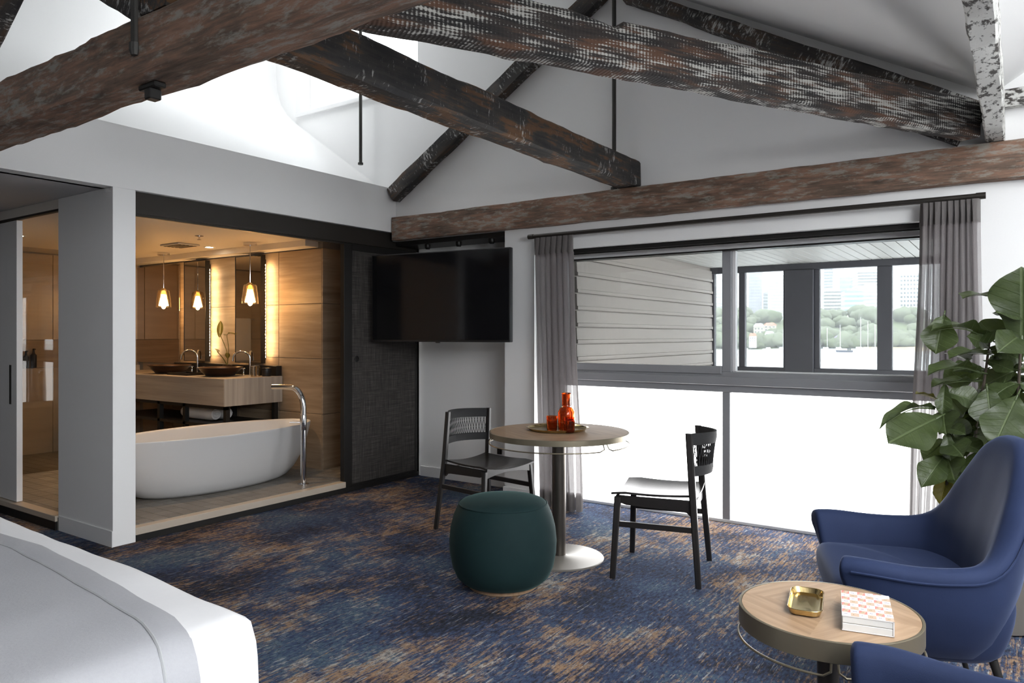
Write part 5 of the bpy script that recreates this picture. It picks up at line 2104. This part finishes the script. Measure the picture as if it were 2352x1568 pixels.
def crown_mesh(seed, r):
    b = MB()
    bmesh.ops.create_icosphere(b.bm, subdivisions=3, radius=1.0)
    for v in b.bm.verts:
        n = v.co.normalized()
        k = 1 + 0.30 * noise.noise(n * 1.8 + Vector((seed, 0, 0))) + 0.18 * noise.noise(n * 4.5 + Vector((0, seed, 0)))
        v.co = Vector((n.x * k, n.y * k, n.z * k * 0.72)) * r
    return b


def tree(x, y, r, mat, label, seed, group=None):
    z = hill(x, y)
    t_ = thing('shore_tree', label, 'tree', (x, y, z), seed, group)
    crown_mesh(seed, r).obj('crown', mat, t_, loc=(0, 0, r * 0.72), smooth=180)
    b = MB()
    b.tube([(0, 0, -1.0), (0.1 * r, 0, r * 0.8)], [r * 0.09, r * 0.05], 6)
    b.obj('trunk', M['trunk'], t_)
    return t_


rt = random.Random(3)
tproto = [tree(-140, shore(-140) + 25, 5.5, M['foliage'], 'dark green tree on the far shore', 1.3, 'trees on the far shore'),
          tree(-120, shore(-120) + 40, 6.5, M['foliage2'], 'grey green tree on the far shore', 4.1, 'paler trees on the far shore')]
for k in range(190):
    x = rt.uniform(-215, -55)
    dd = rt.uniform(4, 118) if k % 3 else rt.uniform(3, 30)
    y = shore(x) + dd
    src = tproto[k % 2]
    t_ = dup(src, (x, y, hill(x, y)), rt.uniform(0, 6))
    s_ = rt.uniform(0.5, 1.25)
    t_.scale = (s_, s_, s_ * rt.uniform(0.85, 1.2))
tree(-102.7, shore(-102.7) + 22, 5.0, M['lilac'], 'lilac flowering jacaranda on the far shore', 7.7)


def boat(x, y, L, mat, label, mast=0.0, rz=0.3):
    t_ = thing('moored_boat', label, 'boat', (x, y, WZ), rz)
    b = MB()
    b.loft([[(L * u, -L * 0.13 * wv_, 0.02), (L * u, L * 0.13 * wv_, 0.02), (L * (u * 1.04), L * 0.16 * wv_, L * 0.13), (L * (u * 1.04), -L * 0.16 * wv_, L * 0.13)] for u, wv_ in ((-0.5, 0.8), (-0.2, 1.0), (0.15, 0.9), (0.5, 0.08))])
    b.obj('hull', mat, t_)
    b = MB()
    b.box(-L * 0.22, L * 0.12, -L * 0.09, L * 0.09, L * 0.13, L * 0.25, 0.05, 1)
    b.obj('cabin', M['hull'], t_)
    if mast:
        b = MB()
        b.tube([(L * 0.05, 0, L * 0.1), (L * 0.05, 0, mast)], 0.14, 5)
        b.obj('mast', M['hull'], t_)


for k, (px_, yb_, L_, dk, ms, lab) in enumerate((
        (-108, 470, 9, 1, 0, 'dark hulled motor boat in the middle verandah window'),
        (-99, 474, 7, 0, 0, 'small white boat right of the dark motor boat'),
        (-84, 470, 9, 1, 0, 'dark boat beside the verandah stile at the right'),
        (-103, 515, 9, 0, 15, 'white yacht with bare mast in the middle verandah window'),
        (-96, 520, 9, 0, 17, 'white yacht with tall mast moored beside another yacht'),
        (-84, 522, 10, 0, 22, 'yacht with the tallest mast off the sandstone bank'),
        (-80, 524, 9, 0, 19, 'yacht with slim mast close to the sandstone bank'),
        (-76, 526, 9, 0, 17, 'yacht with mast nearest the sandstone bank'),
        (-136, 500, 8, 0, 0, 'white launch in the left verandah window'),
        (-128, 503, 9, 0, 14, 'white yacht at the right of the left verandah window'),
        (-142, 470, 7, 0, 0, 'small pale dinghy in the left verandah window'))):
    boat(px_, yb_, L_, M['hull_dark'] if dk else M['hull'], lab, ms, 0.5 if k % 2 else 0.1)
je = thing('jetty', 'low dark timber jetty along the far shore', 'jetty', (-104, shore(-104) - 4, WZ))
b = MB()
b.box(-14, 12, -1, 1, 0.9, 1.3)
b.obj('deck', M['hull_dark'], je)
for k in range(7):
    b = MB()
    b.box(-13 + 4 * k, -12.6 + 4 * k, -0.3, 0.3, -1, 0.9)
    b.obj('pile', M['trunk'], je)
b = MB()
b.grid(lambda u, v: Vector((-85 + 75 * u, shore(-85 + 75 * u) - 7 + 9 * v, WZ - 0.3 + 2.6 * v + 0.5 * noise.noise((u * 9, v * 3, 2)))), 30, 4)
struct(b.obj('shore_bank', M['sand'], smooth=180), 'yellow sandstone bank at the water edge', 'shore')

# thin harbour haze
hm = bpy.data.materials.new('harbour_haze')
hm.use_nodes = True
hn = hm.node_tree
hn.nodes.remove(hn.nodes['Principled BSDF'])
vs_ = hn.nodes.new('ShaderNodeVolumeScatter')
vs_.inputs['Color'].default_value = (0.97, 0.98, 1.0, 1)
vs_.inputs['Density'].default_value = 0.0004
hn.links.new(vs_.outputs[0], hn.nodes['Material Output'].inputs['Volume'])
b = MB()
b.box(-900, 500, 40, 1100, WZ - 2, 160)
struct(b.obj('haze_harbour', hm), 'thin white haze over the harbour', 'haze')
